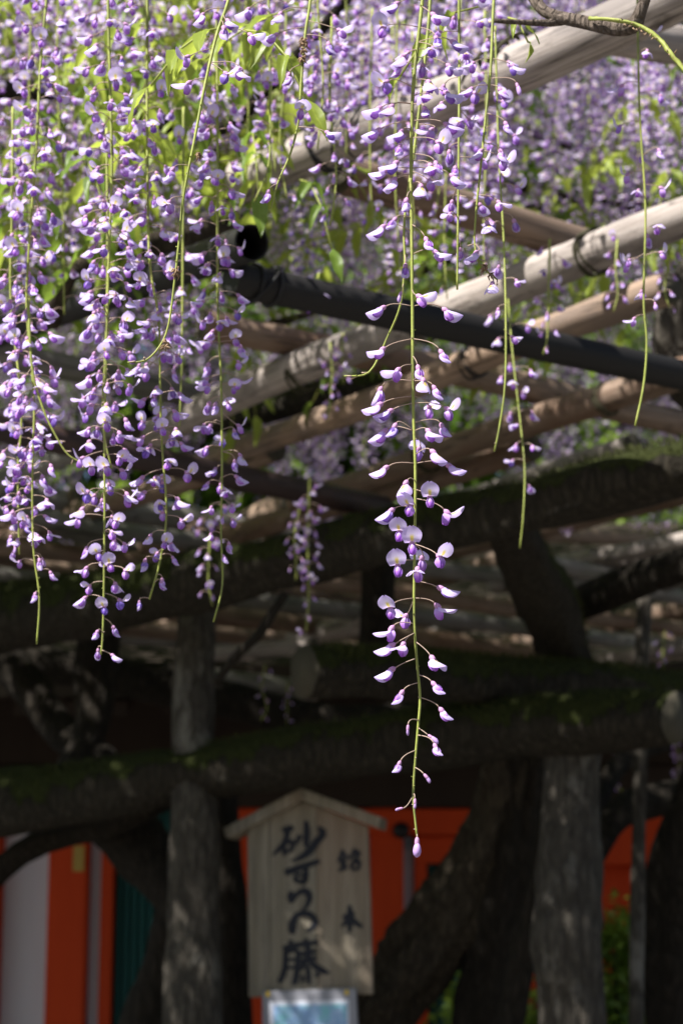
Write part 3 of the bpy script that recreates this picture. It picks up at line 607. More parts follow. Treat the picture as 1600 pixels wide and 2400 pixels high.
def g_rings(curve, sides=7, yz=(1, 1)):
    """curve: (x, z, r, t)"""
    v = []; f = []; uv = []
    n = len(curve)
    for i, (x, z, r, t) in enumerate(curve):
        x2, z2 = curve[min(i + 1, n - 1)][:2]; x1, z1 = curve[max(i - 1, 0)][:2]; l = math.hypot(x2 - x1, z2 - z1) + 1e-9; tx, tz_ = (x2 - x1) / l, (z2 - z1) / l
        for k in range(sides):
            a = 2 * math.pi * k / sides; cy = math.cos(a) * r * yz[0]; cn = math.sin(a) * r * yz[1]
            v.append(((x - tz_ * cn) * MMs, cy * MMs, (z + tx * cn) * MMs)); uv.append((0, t))
    for i in range(n - 1):
        for k in range(sides): f.append((i * sides + k, i * sides + (k + 1) % sides, (i + 1) * sides + (k + 1) % sides, (i + 1) * sides + k))
    f.append(tuple(range((n - 1) * sides, n * sides))); f.append(tuple(reversed(range(sides))))
    return v, f, uv
def g_keel(ang, L=12.5, r=3.0, sides=8):
    c = []
    for i in range(8):
        t = i / 7; s = t * L; al = R(ang) + R(38) * t * t
        x = 4 + s * math.cos(R(ang) + R(16) * t); z = -.4 + s * math.sin(R(ang) + R(22) * t * t)
        c.append((x, z, .9 + (r - .5) * math.sin(math.pi * min(1, .06 + t * .93) ** 1.25) ** .8, t))
    return g_rings(c, sides, (.95, 1.2))
def g_wings(ang, L=12.0):
    V = []; Fc = []; U = []
    for s in (-1, 1):
        v = []; uv = []
        for i in range(5):
            t = i / 4; wd = 1.0 + 3.2 * math.sin(math.pi * min(1, .1 + t * .85)) ** .8; x = 4 + t * L * math.cos(R(ang)); z = t * L * math.sin(R(ang))
            for j in range(3):
                q = j - 1; yy = s * (2.6 + 1.8 * math.sin(math.pi * t) - .6 * abs(q)) * (0.4 + .6 * min(1, t * 3))
                v.append(((x + q * wd * -math.sin(R(ang))) * MMs, yy * MMs, (z + q * wd * math.cos(R(ang)) * .9) * MMs)); uv.append((0, .15 + t * .6))
        o = len(V); V += v; U += uv
        for i in range(4):
            for j in range(2): a_ = o + i * 3 + j; Fc.append((a_, a_ + 1, a_ + 4, a_ + 3))
    return V, Fc, U
def g_calyx(sc_=1.0, sides=8):
    return g_rings([(-1.2, .2, .5, 0), (-.2, .15, 1.5, .2), (1.2, .1, 2.6 * sc_, .5), (3.2, 0, 2.9 * sc_, .8), (5.2, 0, 2.7 * sc_, 1), (6.4, 0, 2.2 * sc_, 1)], sides)
def g_bud(L=12, r=3.0, sides=8):
    return g_rings([(3.5, 0, 1.8, 0), (3.5 + L * .3, -.2, r * .85, .3), (3.5 + L * .6, -.6, r, .5), (3.5 + L * .85, -1.4, r * .8, .7), (3.5 + L, -2.2, r * .3, .9)], sides, (.85, 1.1))
SPEC = {'O': [dict(phi=92, B=.35, recurve=10), dict(phi=104, B=.45, recurve=14, ruffle=.3), dict(phi=84, B=.55, recurve=4), dict(phi=98, B=.3, recurve=-12, L=16, W=21), dict(phi=76, B=.7, L=19, W=18, ruffle=.6)],
        'H': [dict(phi=10, B=1.3, W=26), dict(phi=22, B=1.2, W=25), dict(phi=2, B=1.5, W=26), dict(phi=44, B=.85, W=21, ruffle=.3), dict(phi=34, B=.6, L=19, W=19, ruffle=.7), dict(phi=14, B=1.15, L=17, W=25, recurve=-25)],
        'C': [dict(phi=8, B=1.75, L=16, W=17), dict(phi=14, B=1.6, L=15, W=16), dict(phi=2, B=2.0, L=17, W=18)],
        'B': [dict(L=11, r=2.7), dict(L=9, r=2.2), dict(L=13, r=3.1), dict(L=11, r=4.0)]}
KA = {'O': -50, 'H': -24, 'C': -10}
FM = {}; FJ = {}
for ty, lst in SPEC.items():
    for i, kw in enumerate(lst):
        cal = g_calyx(.75 if ty == 'B' else 1.0)
        if ty == 'B': body = g_bud(**kw); keel = None
        else:
            body = g_banner(**kw); kv, kf, ku = g_keel(KA[ty] - 6 * i); wv, wf, wu = g_wings(KA[ty] - 6 * i + 4)
            keel = (kv + wv, kf + [tuple(len(kv) + a for a in q) for q in wf], ku + wu)
        a = MB(); a.add(cal[0], cal[1], 0, cal[2]); b = MB(); b.add(body[0], body[1], 0, body[2]); c = None
        FM[ty, i] = [a.mesh('calyx', ['calyx']), b.mesh('petal', ['bud' if ty == 'B' else 'petal_banner'])]
        j = MB(); j.add(cal[0], cal[1], 0, cal[2]); j.add(body[0], body[1], 1, body[2])
        if keel:
            c = MB(); c.add(keel[0], keel[1], 0, keel[2]); FM[ty, i].append(c.mesh('keel', ['petal_keel'])); j.add(keel[0], keel[1], 2, keel[2])
        FJ[ty, i] = j.mesh('flower', ['calyx', 'bud' if ty == 'B' else 'petal_banner', 'petal_keel'])
def orient(yaw, pitch, roll=0.0):
    """yaw 0 = to picture right, 90 = towards the viewer; pitch = droop"""
    y, p = R(yaw), R(pitch)
    x = Vector((math.cos(y) * math.cos(p), -math.sin(y) * math.cos(p), -math.sin(p)))
    up = Vector((0, 0, 1)); yv = up.cross(x); yv = yv.normalized() if yv.length > 1e-3 else Vector((0, 1, 0)); zv = x.cross(yv)
    m = Matrix((x, yv, zv)).transposed()
    return m @ Matrix.Rotation(R(roll), 3, 'X')
def put_flower(root, pos, ty, var, rot, sc_=1.0, parts=True):
    me = FM[ty, var] if parts else [FJ[ty, var]]
    o = bpy.data.objects.new('flower_bud' if ty == 'B' else 'flower', me[0]); COL.objects.link(o); o.parent = root
    o.location = pos; o.rotation_euler = rot.to_euler(); o.scale = (sc_,) * 3
    for k, m_ in enumerate(me[1:]):
        c = bpy.data.objects.new(('banner_petal' if ty != 'B' else 'closed_petal', 'keel_petal')[k], m_); COL.objects.link(c); c.parent = o
    return o
def pedicel(mb, a, b, d, r=.00055, mat=1):
    """thin stalk from the rachis at a to the calyx at b, arriving along d"""
    a, b, d = Vector(a), Vector(b), Vector(d); L = (b - a).length
    c = b - d * L * .28 + Vector((0, 0, L * .06)); pts = []
    for i in range(6):
        t = i / 5; pts.append(a * (1 - t) ** 2 + c * 2 * t * (1 - t) + b * t * t)
    tube(mb, pts, [r * 1.25, r, r, r, r * 1.1, r * 1.5], 5, mat)
def stem_path(pts, step=.012):
    q = []
    for (x, y, Y) in pts: p = P(x, y, Y); q.append((p.x, p.y, p.z, x, y))
    return spline(q, step)
def stem_mesh(path, r0, r1, root0, mb, scars=True, sides=8):
    n = len(path); pts = [Vector(q[:3]) - root0 for q in path]
    tube(mb, pts, [r0 + (r1 - r0) * i / (n - 1) * (1 + rnd(-.05, .05)) for i in range(n)], sides, 0)
    if scars:
        for i in range(2, n - 1, 1):
            if random.random() < .35:
                a = rnd(0, 6.28); r = r0 + (r1 - r0) * i / n; d = Vector((math.cos(a), math.sin(a), .2)); tube(mb, [pts[i] + d * r * .5, pts[i] + d * (r + rnd(.0008, .0022))], [.0009, .0005], 4, random.choice((0, 0, 1)))
def withered(mb, pos, n=14, s=.006):
    for _ in range(n):
        a = Vector((rnd(-1, 1), rnd(-1, 1), rnd(-1.2, .6))) * s * .6; b = a + Vector((rnd(-1, 1), rnd(-1, 1), rnd(-1.5, .3))) * s * .7
        tube(mb, [pos + a * .3, pos + a, pos + b], [.0010, .0012, .0003], 4, 2)
MATS3 = ['stem', 'pedicel', 'withered']
random.seed(21)
# ---- the sharp raceme, flower by flower: (calyx x, calyx y, y on stem, type, variant, yaw, droop)
HERO_STEM = [(992, -130, 2.16), (989, 0, 2.13), (968, 204, 2.12), (963, 408, 2.12), (964, 510, 2.12), (966, 700, 2.12), (968, 945, 2.12), (973, 1108, 2.12), (971, 1312, 2.12), (970, 1440, 2.12),
             (976, 1543, 2.12), (984, 1635, 2.12), (979, 1706, 2.12), (973, 1778, 2.12), (968, 1864, 2.12), (973, 1925, 2.12), (977, 1962, 2.12)]
HERO = [(903,718,710,'H',0,176,30),(976,692,684,'H',3,30,30),(1037,722,718,'H',1,8,38),(902,815,798,'H',1,165,35),(1030,820,792,'C',0,25,58),(937,863,863,'H',3,160,45),(978,856,832,'C',0,40,72),
 (990,886,890,'H',2,60,60),(894,907,897,'H',2,200,62),(896,945,935,'H',0,170,30),(920,960,957,'H',0,178,28),(928,993,1001,'C',1,150,62),(907,1006,1003,'H',2,186,36),(1014,904,890,'C',0,30,62),
 (1004,950,932,'O',2,-75,30),(1042,955,952,'O',0,24,38),(1032,993,984,'C',1,20,62),(999,1006,1007,'H',1,40,45),(984,1047,1012,'O',1,-110,34),(1009,1055,1057,'H',2,28,42),(910,1093,1085,'H',0,178,32),
 (1045,1088,1080,'H',0,8,30),(954,1127,1127,'H',2,140,55),(1005,1162,1149,'O',1,82,28),(965,1180,1183,'O',0,128,36),(1042,1196,1175,'O',2,12,48),(924,1192,1181,'H',2,188,32),(938,1242,1232,'O',0,108,30),
 (965,1270,1268,'O',1,90,26),(932,1322,1309,'O',1,98,28),(990,1304,1280,'O',0,-95,34),(1024,1300,1282,'O',0,52,34),(979,1330,1330,'H',3,100,50),(1025,1376,1365,'H',0,6,22),(1020,1416,1398,'H',3,14,48),
 (918,1420,1402,'O',2,118,34),(954,1440,1410,'O',2,-125,36),(922,1468,1454,'H',3,178,52),(925,1509,1492,'H',2,180,24),(948,1505,1490,'H',3,140,55),(1009,1538,1508,'H',1,48,48),(925,1566,1545,'H',2,184,28),
 (1012,1599,1580,'C',0,22,48),(945,1619,1592,'C',0,165,56),(1030,1660,1638,'C',1,12,52),(956,1701,1690,'B',1,120,82),(1004,1724,1710,'B',2,20,35),(1017,1744,1727,'C',1,40,60),(938,1785,1765,'C',1,160,62),
 (994,1816,1796,'B',1,15,48),(972,1874,1864,'B',1,60,86),(943,1895,1872,'B',1,178,8),(977,1966,1962,'B',3,80,88),
 (902,528,540,'H',0,172,40),(928,510,505,'C',0,150,55),(953,464,450,'C',1,120,75),(996,556,530,'C',0,40,62),(1014,587,590,'H',1,20,35),(892,301,290,'H',0,175,32),(894,250,252,'H',1,170,36),(922,245,240,'H',0,150,45),
 (910,189,208,'O',2,150,40),(902,61,70,'O',0,128,35),(935,5,-6,'H',0,170,36),(943,303,300,'H',1,150,50),(938,337,330,'C',0,120,65),(933,378,366,'H',1,168,40),(910,398,390,'H',0,184,20),(928,416,410,'H',2,160,50),
 (1019,378,368,'C',0,50,60),(1006,384,374,'H',1,70,48),(1040,288,290,'H',0,10,32),(1040,214,206,'H',1,20,38),(1004,219,214,'H',0,120,38),(1001,189,180,'H',2,60,44),(1055,94,104,'H',0,14,36),(1014,112,100,'H',1,100,40),
 (1020,84,70,'C',0,60,60),(991,148,140,'O',2,-100,40),(994,250,244,'C',1,70,60),(1055,408,396,'H',2,20,42),(1010,30,20,'H',1,30,42),(950,128,120,'H',2,160,44),(1022,330,318,'O',1,40,40),(985,432,420,'H',2,70,55),(940,150,150,'C',0,170,60)]
def hero():
    path = stem_path(HERO_STEM, .01); r0 = Vector(path[0][:3]); root = link('wisteria_raceme', None, None, r0)
    tag(root, 'long sunlit wisteria raceme in sharp focus, its sparse tip dangling beside the sign', 'wisteria raceme')
    mb = MB(); stem_mesh(path, .0023, .0012, r0, mb)
    ys = [q[4] for q in path]
    for (x, y, ay, ty, var, yaw, dr) in HERO:
        i = min(range(len(ys)), key=lambda k: abs(ys[k] - ay)); a = Vector(path[i][:3])
        side = math.sin(R(yaw)); Y = 2.12 - side * .02 + rnd(-.006, .006)
        p = P(x, y, Y); rot = orient(yaw + rnd(-6, 6), dr, rnd(-12, 12)); d = rot @ Vector((1, 0, 0))
        s = {'B': .95, 'C': .98}.get(ty, 1.06) * rnd(.96, 1.08)
        if y > 1660: s *= .84
        if (x, y) == (943, 1895): s = .62
        if (x, y) == (977, 1966): s = 1.3
        pedicel(mb, a - r0, p - r0 - d * .001, d); put_flower(root, p - r0, ty, var, rot, s)
    link('stem', mb.mesh('stem', MATS3), root)
hero()
def raceme(pts, label, dens, half=58, r0=.0022, r1=.0012, types='HHHHOOC', group=None, parts=True, wither=(), cat='wisteria raceme', sc_=1.0):
    """pts: photo pixels + distance down the stem; dens: [(y, flowers per 100 px)]; half: pedicel reach in photo px at the first point's scale"""
    path = stem_path(pts, .014); a0 = Vector(path[0][:3]); root = link('wisteria_raceme', None, None, a0); tag(root, label, cat, group)
    mb = MB(); stem_mesh(path, r0, r1, a0, mb); ds = [d[0] for d in dens]; dv = [d[1] for d in dens]
    acc = rnd(0, 1); yaw = rnd(0, 360); tip = dens[-1][0]
    for i in range(1, len(path)):
        y0, y1 = path[i - 1][4], path[i][4]; y = (y0 + y1) / 2; acc += abs(y1 - y0) / 100 * float(np.interp(y, ds, dv, left=0, right=0))
        while acc > 1:
            acc -= 1; yaw += 137.5 + rnd(-30, 30); t = rnd(0, 1); a = Vector(path[i - 1][:3]) * (1 - t) + Vector(path[i][:3]) * t
            Y = a.y; end = max(0, min(1, (tip - y) / 260)); reach = PR(half, Y) * rnd(.55, 1.0) * (.55 + .45 * end)
            el = rnd(-.25, .35); d = Vector((math.cos(R(yaw)), -math.sin(R(yaw)), 0)); p = a + d * reach + Vector((0, 0, -reach * (el + .12)))
            ty = random.choice(types); 
            if end < .45 and random.random() < .7: ty = random.choice('CCB')
            var = random.randrange(len(SPEC[ty])); rot = orient(yaw + rnd(-40, 40), {'O': rnd(15, 45), 'H': rnd(20, 60), 'C': rnd(50, 80), 'B': rnd(55, 85)}[ty], rnd(-25, 25))
            pedicel(mb, a - a0, p - a0 - (rot @ Vector((1, 0, 0))) * .001, rot @ Vector((1, 0, 0)), .0006)
            put_flower(root, p - a0, ty, var, rot, sc_ * rnd(.84, 1.08) * (.75 + .25 * end), parts)
    for (x, y, Y) in wither: withered(mb, P(x, y, Y) - a0)
    link('stem', mb.mesh('stem', MATS3), root); return root
# manual flowers on the nearly bare stems
def sparse(pts, label, fl, r0=.0021, r1=.001, wither=(), tipbuds=0):
    path = stem_path(pts, .01); a0 = Vector(path[0][:3]); root = link('wisteria_raceme', None, None, a0); tag(root, label, 'wisteria raceme'); mb = MB(); stem_mesh(path, r0, r1, a0, mb)
    for (x, y, ty, yaw, dr) in fl:
        i = min(range(len(path)), key=lambda k: abs(path[k][4] - (y - 14)) + .05 * abs(path[k][3] - x)); a = Vector(path[i][:3]); var = random.randrange(len(SPEC[ty])); rot = orient(yaw, dr, rnd(-15, 15)); p = P(x, y, a.y - .015 * math.sin(R(yaw))); d = rot @ Vector((1, 0, 0))
        pedicel(mb, a - a0, p - a0 - d * .001, d); put_flower(root, p - a0, ty, var, rot, rnd(.9, 1.05))
    for (x, y, Y) in wither: withered(mb, P(x, y, Y) - a0)
    for k in range(tipbuds):
        q = path[-1 - k * 2]; d = Vector((rnd(-1, 1), rnd(-.5, .5), rnd(-.6, .3))).normalized(); tube(mb, [Vector(q[:3]) - a0, Vector(q[:3]) - a0 + d * .006, Vector(q[:3]) - a0 + d * .0085], [.0006, .0009, .0011], 5, 1)
    link('stem', mb.mesh('stem', MATS3), root); return root
sparse([(1012, -120, 2.2), (1004, 51, 2.18), (976, 306, 2.16), (948, 510, 2.15), (948, 612, 2.15), (938, 714, 2.15), (905, 796, 2.16), (876, 858, 2.16), (851, 879, 2.16), (806, 881, 2.16)],
       'green raceme stem nearly bare, curling away behind the sharp raceme', [(950, 618, 'C', 100, 78), (940, 684, 'B', 150, 70), (1046, 150, 'H', 20, 40), (1016, 300, 'H', 160, 40), (1002, 420, 'H', 30, 45), (960, 120, 'H', 170, 40)], tipbuds=3)
sparse([(560, -120, 2.1), (535, 0, 2.08), (508, 80, 2.07), (480, 200, 2.06), (455, 330, 2.05), (430, 460, 2.05), (420, 560, 2.05), (410, 650, 2.05), (395, 760, 2.05), (375, 810, 2.05), (340, 845, 2.05), (299, 849, 2.05)],
       'spent raceme stem with withered brown scraps curling up at its tip', [(445, 130, 'O', 170, 30), (448, 190, 'H', 175, 40), (478, 30, 'H', 160, 55), (530, 45, 'H', 30, 40), (525, 168, 'O', 20, 45), (562, 158, 'H', 30, 62), (408, 392, 'C', 165, 60), (398, 470, 'O', 130, 60), (582, 78, 'H', 20, 40), (524, 60, 'C', 60, 70)],
       wither=((468, 360, 2.045), (412, 630, 2.045), (414, 640, 2.045), (386, 808, 2.045), (388, 800, 2.045)), tipbuds=2)
sparse([(735, -120, 2.16), (727, 0, 2.14), (715, 80, 2.13), (705, 200, 2.12), (700, 280, 2.12), (680, 360, 2.12), (650, 430, 2.12), (635, 490, 2.12)],
       'short raceme stem with a brown withered knot and one flower at its tip', [(652, 78, 'H', 178, 30), (660, 28, 'H', 150, 55), (768, 98, 'C', 20, 70), (790, 68, 'H', 20, 25), (705, 248, 'O', 80, 60), (762, 308, 'H', 25, 30), (630, 445, 'C', 160, 70), (678, 170, 'C', 160, 75), (585, 18, 'H', 160, 50)], wither=((712, 100, 2.12), (711, 115, 2.12), (708, 135, 2.12), (712, 90, 2.12)))
sparse([(1165, -120, 2.25), (1155, 30, 2.23), (1150, 150, 2.22), (1140, 250, 2.21), (1125, 400, 2.2), (1115, 500, 2.2), (1112, 570, 2.2), (1125, 620, 2.2), (1165, 655, 2.2)],
       'thinly flowered raceme hooking sideways at its frayed tip below the knotty twig', [(1168, 205, 'C', 20, 55), (1112, 145, 'H', 170, 40), (1196, 150, 'H', 10, 40), (1210, 195, 'B', 30, 70), (1165, 470, 'H', 30, 50), (1130, 350, 'H', 170, 42), (1175, 370, 'O', 20, 50), (1120, 588, 'H', 160, 45), (1155, 660, 'H', 130, 60), (1108, 205, 'H', 160, 40), (1170, 350, 'C', 40, 60), (1182, 285, 'C', 30, 60), (1140, 520, 'H', 70, 55)], wither=((1135, 625, 2.2), (1150, 642, 2.2)), tipbuds=4)
raceme([(1078, -120, 2.32), (1075, 0, 2.3), (1076, 150, 2.3), (1075, 300, 2.28), (1073, 500, 2.27), (1071, 678, 2.27)], 'slim raceme hanging straight between the sharp raceme and the hooked one', r0=.0018, dens=[(-100, 3.0), (250, 3.2), (450, 3.0), (600, .8), (660, 0)], half=62)
raceme([(1160, 60, 2.62), (1168, 350, 2.6), (1180, 560, 2.58), (1185, 750, 2.56), (1183, 900, 2.55), (1170, 1000, 2.55), (1158, 1058, 2.55)], 'raceme stem with only scars left on its lower half, over the black pipe', r0=.0015, r1=.0013, dens=[(60, 3), (500, 2.6), (640, 1.4), (790, 1.5), (820, 0)], half=44)
raceme([(1492, -60, 2.62), (1498, 250, 2.6), (1512, 480, 2.6), (1508, 700, 2.6), (1515, 800, 2.6), (1508, 900, 2.6), (1488, 998, 2.6)], 'half-fallen raceme with a bare scarred tip in front of the striped pale pole', r0=.0016, r1=.0015, dens=[(60, 1.6), (400, 2.6), (700, 3.4), (770, 1.0), (790, 0)], half=60)
raceme([(1190, 700, 3.35), (1200, 820, 3.3), (1220, 1000, 3.25), (1229, 1100, 3.22), (1226, 1200, 3.2), (1218, 1285, 3.2)], 'shaded raceme with a bare green end in front of the mossy limb', r0=.0014, r1=.0011, dens=[(720, 3), (860, 4.2), (1000, 4), (1110, 2.5), (1180, 0)], half=48)
raceme([(1288, 560, 3.5), (1285, 700, 3.5), (1282, 790, 3.5), (1272, 830, 3.5)], 'small shaded raceme tip hanging against the black pipe', [(580, 4), (800, 6), (830, 3)], half=34)
# dense racemes of the left curtain
LC = 'dense'
raceme([(115, -160, 2.6), (110, -20, 2.57), (95, 150, 2.56), (85, 350, 2.55), (70, 550, 2.55), (62, 700, 2.55), (70, 820, 2.55), (80, 950, 2.55), (76, 1100, 2.55), (78, 1280, 2.55), (92, 1400, 2.55), (86, 1510, 2.55)],
       'dense raceme at the curtain edge ending in a bare crooked green tip', [(-100, 5), (600, 9), (900, 10.5), (1200, 9.5), (1300, 5), (1380, 3), (1400, 0)], half=54)
raceme([(258, -160, 2.5), (253, -20, 2.47), (258, 200, 2.46), (262, 400, 2.45), (255, 600, 2.45), (250, 800, 2.45), (245, 1000, 2.45), (245, 1200, 2.45), (243, 1400, 2.45), (240, 1500, 2.45), (236, 1535, 2.45)],
       'longest dense raceme of the left curtain, reaching lowest to a three-flowered tip', [(-100, 5.5), (500, 9.5), (900, 10.5), (1150, 9), (1320, 7), (1420, 5), (1470, 2), (1540, 6)], half=60)
raceme([(345, -160, 2.55), (345, 0, 2.53), (345, 300, 2.52), (350, 600, 2.5), (372, 750, 2.5), (375, 900, 2.5), (380, 1050, 2.5), (390, 1200, 2.5), (376, 1310, 2.5), (350, 1405, 2.5)],
       'dense raceme bending inwards near its tip next to the longest one', [(-100, 4.5), (500, 7.5), (850, 9), (1130, 8.5), (1250, 5), (1400, 5)], half=54)
raceme([(505, -160, 2.65), (508, 100, 2.62), (510, 400, 2.6), (510, 700, 2.6), (518, 900, 2.6), (520, 1100, 2.6), (518, 1250, 2.6), (521, 1370, 2.6), (500, 1458, 2.6)],
       'dense raceme thinning to a hooked bud tip in front of the open pipe end', [(-100, 5), (400, 9), (700, 9), (880, 6.5), (1180, 6.5), (1260, 4), (1300, 0)], half=50)
raceme([(30, 250, 2.72), (28, 500, 2.7), (25, 700, 2.7), (46, 900, 2.68), (50, 1000, 2.68), (42, 1100, 2.68), (45, 1300, 2.68)], 'dense raceme half hidden behind the curtain-edge raceme', [(250, 5), (900, 8.5), (1200, 8.5), (1310, 4)], half=46)
raceme([(250, 300, 2.58), (252, 600, 2.56), (248, 800, 2.56), (240, 950, 2.56), (248, 1040, 2.56), (262, 1098, 2.56)], 'raceme twined behind the longest one with a bare kinked tip', [(300, 3), (800, 3), (960, 2), (1000, 0)], half=50)
sparse([(66, 700, 2.53), (75, 860, 2.52), (100, 955, 2.52), (130, 1020, 2.52), (160, 1066, 2.52), (196, 1086, 2.52)], 'bare green stem swinging out from the curtain-edge raceme', [(108, 900, 'H', 20, 50), (60, 880, 'H', 160, 50)], tipbuds=4)
raceme([(430, 250, 2.92), (428, 600, 2.9), (426, 850, 2.9), (420, 1000, 2.9)], 'slim raceme ending in a straight bare stub between two dense ones', [(250, 3.5), (700, 4), (860, 2), (890, 0)], half=40)
raceme([(628, -100, 2.75), (632, 200, 2.72), (630, 380, 2.7), (596, 472, 2.7)], 'thin raceme curving to a bare tip among the bright leaves', [(-100, 5), (250, 4), (380, 1), (400, 0)], half=46)
random.seed(22)
# mid-distance racemes: each flower its own part
def mid(px, top, bot, Y, label, group, n, half=44, sc_=1.0):
    j = lambda: rnd(-10, 10)
    raceme([(px + j(), top, Y + .02), (px + j(), top * .6 + bot * .4, Y), (px + j(), top * .25 + bot * .75, Y), (px + j(), bot, Y)], label, [(top, n * .8), (top * .4 + bot * .6, n), (bot, n * .35)], half=half * 3.2 / Y, parts=False, group=group, sc_=sc_)
GL = 'soft-focus racemes behind the left curtain'
for i in range(10):
    px = -40 + i * 64 + rnd(-18, 18); mid(px, rnd(-320, -60), rnd(420, 860) if px < 470 else rnd(320, 490), rnd(3.2, 4.3), 'soft-focus lilac raceme filling the curtain behind the dense front racemes', GL, rnd(7.5, 9.5), 52)
GM = 'racemes hanging around the corded pole'
for i in range(13):
    px = 590 + i * 46 + rnd(-22, 22); b = rnd(330, 720) if px > 665 else rnd(300, 470); mid(px, b - rnd(480, 640), b, rnd(2.7, 3.5) if i < 9 else rnd(3.2, 3.9), 'soft-focus lilac raceme hanging around the corded pale pole', GM, rnd(5.5, 7.5), 50)
GS = 'small shaded racemes under the trellis'
for px, t, b, Y in ((725, 1120, 1480, 4.7), (700, 1180, 1360, 4.8), (775, 800, 985, 4.3), (800, 780, 900, 4.4), (488, 1180, 1420, 4.1), (620, 1560, 1690, 6.8), (665, 1600, 1700, 6.9), (1075, 700, 820, 4.6), (745, 640, 720, 3.6), (1440, 560, 730, 3.6), (1565, 560, 720, 3.7), (1560, 1480, 1640, 6.5), (1300, 1700, 1790, 7.2)):
    mid(px, t, b, Y, 'small shaded raceme under the trellis poles', GS, 9, 44)
GR = 'racemes hanging before the red wall'
for px, t, b, Y in ((1450, 1740, 1860, 8.3), (1585, 1720, 1870, 8.2), (1590, 1860, 1890, 8.2)):
    mid(px, t, b, Y, 'shaded raceme hanging before the red wall beyond the pale post', GR, 24, 60)

# ------------------------------------------------------------------ far racemes: shared low meshes
def low_flower(mb, p, rot, s):
    """12-triangle flower: hooded banner fan + keel wedge"""
    L, W = .019 * s, .0098 * s; ph = rnd(.3, 1.5); c, sn = math.cos(ph), math.sin(ph)
    loc = [(.004, 0, 0), (.004 + L * .45 * c, -W, L * .45 * sn - .002), (.004 + L * c, -W * .45, L * sn - .001), (.004 + L * c, W * .45, L * sn - .001), (.004 + L * .45 * c, W, L * .45 * sn - .002), (.004 + L * .5 * c, 0, L * .5 * sn + .002)]
    mb.add([p + rot @ Vector(q) for q in loc], [(0, 1, 5), (1, 2, 5), (2, 3, 5), (3, 4, 5), (4, 0, 5)], 0, [(0, .1), (-.9, .5), (-.5, 1), (.5, 1), (.9, .5), (0, .5)])
    k = [(0, 0, .0028), (.002, -.003, -.0015), (.002, .003, -.0015), (.009, 0, .0005), (.011, -.0042, -.006), (.011, .0042, -.006), (.0165, 0, -.0075)]
    mb.add([p + rot @ (Vector(q) * s) for q in k], [(0, 1, 3), (0, 3, 2), (1, 4, 3), (3, 5, 2), (1, 2, 5, 4), (3, 4, 6), (3, 6, 5), (4, 5, 6)], 1, [(0, 0), (0, .1), (0, .1), (0, .5), (0, .7), (0, .7), (0, 1)])
def far_raceme(mb, base, L, n, s=1.0):
    yaw = rnd(0, 360); bend = rnd(-.03, .03)
    tube(mb, [base, base + Vector((bend * .3, 0, -L * .5)), base + Vector((bend, 0, -L * 1.05))], [.0022, .0018, .001], 4, 2)
    for i in range(n):
        t = (i + rnd(0, 1)) / n; yaw += 137.5 + rnd(-20, 20); rr = (.018 + .030 * (1 - t) ** .6) * rnd(.35, 1.25)
        p = base + Vector((bend * t * t + math.cos(R(yaw)) * rr, -math.sin(R(yaw)) * rr, -L * t - rr * .2)); low_flower(mb, p, orient(yaw + rnd(-40, 40), rnd(15, 60), rnd(-30, 30)), s * (1.1 - .35 * t) * rnd(.75, 1.3))
FAR = []
for i in range(9):
    mb = MB(); L = .38 + .055 * i; far_raceme(mb, Vector((0, 0, 0)), L, int(L * 190)); FAR.append((L, mb.mesh('far_raceme', ['petal_banner', 'petal_keel', 'stem'])))
def far(px, bot, Y, label, group):
    L, me = random.choice(FAR); s = rnd(.9, 1.15); p = P(px, bot, Y); o = link('wisteria_raceme', me, None, p + Vector((0, 0, L * s)), (rnd(-.06, .06), rnd(-.06, .06), rnd(0, 6.28))); o.scale = (s,) * 3
    tag(o, label, 'wisteria raceme', group)
for i in range(125):
    px = rnd(560, 1700); b = rnd(80, 800); b = min(b, 640 + (px - 560) * .22 + rnd(-60, 30))
    wh = 'above the corded pale pole' if b < 430 - (px - 560) * .43 else 'between the corded pole and the striped pale pole' if b < 1028 - (px - 340) * .416 else 'under the striped pale pole'
    far(px, b, rnd(4.3, 6.4), 'far lilac raceme in the blossom mass ' + wh, 'far racemes ' + wh)
for i in range(34):
    far(rnd(-150, 600), rnd(60, 800), rnd(3.7, 5.4), 'far lilac raceme among the bright leaves behind the left curtain', 'far racemes among the bright leaves')
for i in range(85):
    px = rnd(-150, 1750); wh = 'beyond the long mossy limb' if px > 900 else 'behind the rust-brown pipe'
    far(px, rnd(880, 1290), rnd(6.6, 9.2), 'distant raceme seen through trellis gaps ' + wh, 'distant racemes ' + wh)
mb = MB()
for i in range(190):
    px = rnd(-500, 2100); Y = rnd(6.4, 10.5); b = rnd(-150, 1050) if random.random() < .42 else rnd(900, 1250); L = rnd(.35, .7); far_raceme(mb, P(px, b, Y) + Vector((0, 0, L)), L, int(L * 120), 1.15)
tag(link('blossom_mass', mb.mesh('blossom', ['petal_banner', 'petal_keel', 'stem'])), 'distant mass of lilac wisteria blossom over the back of the trellis', 'blossom', kind='stuff')

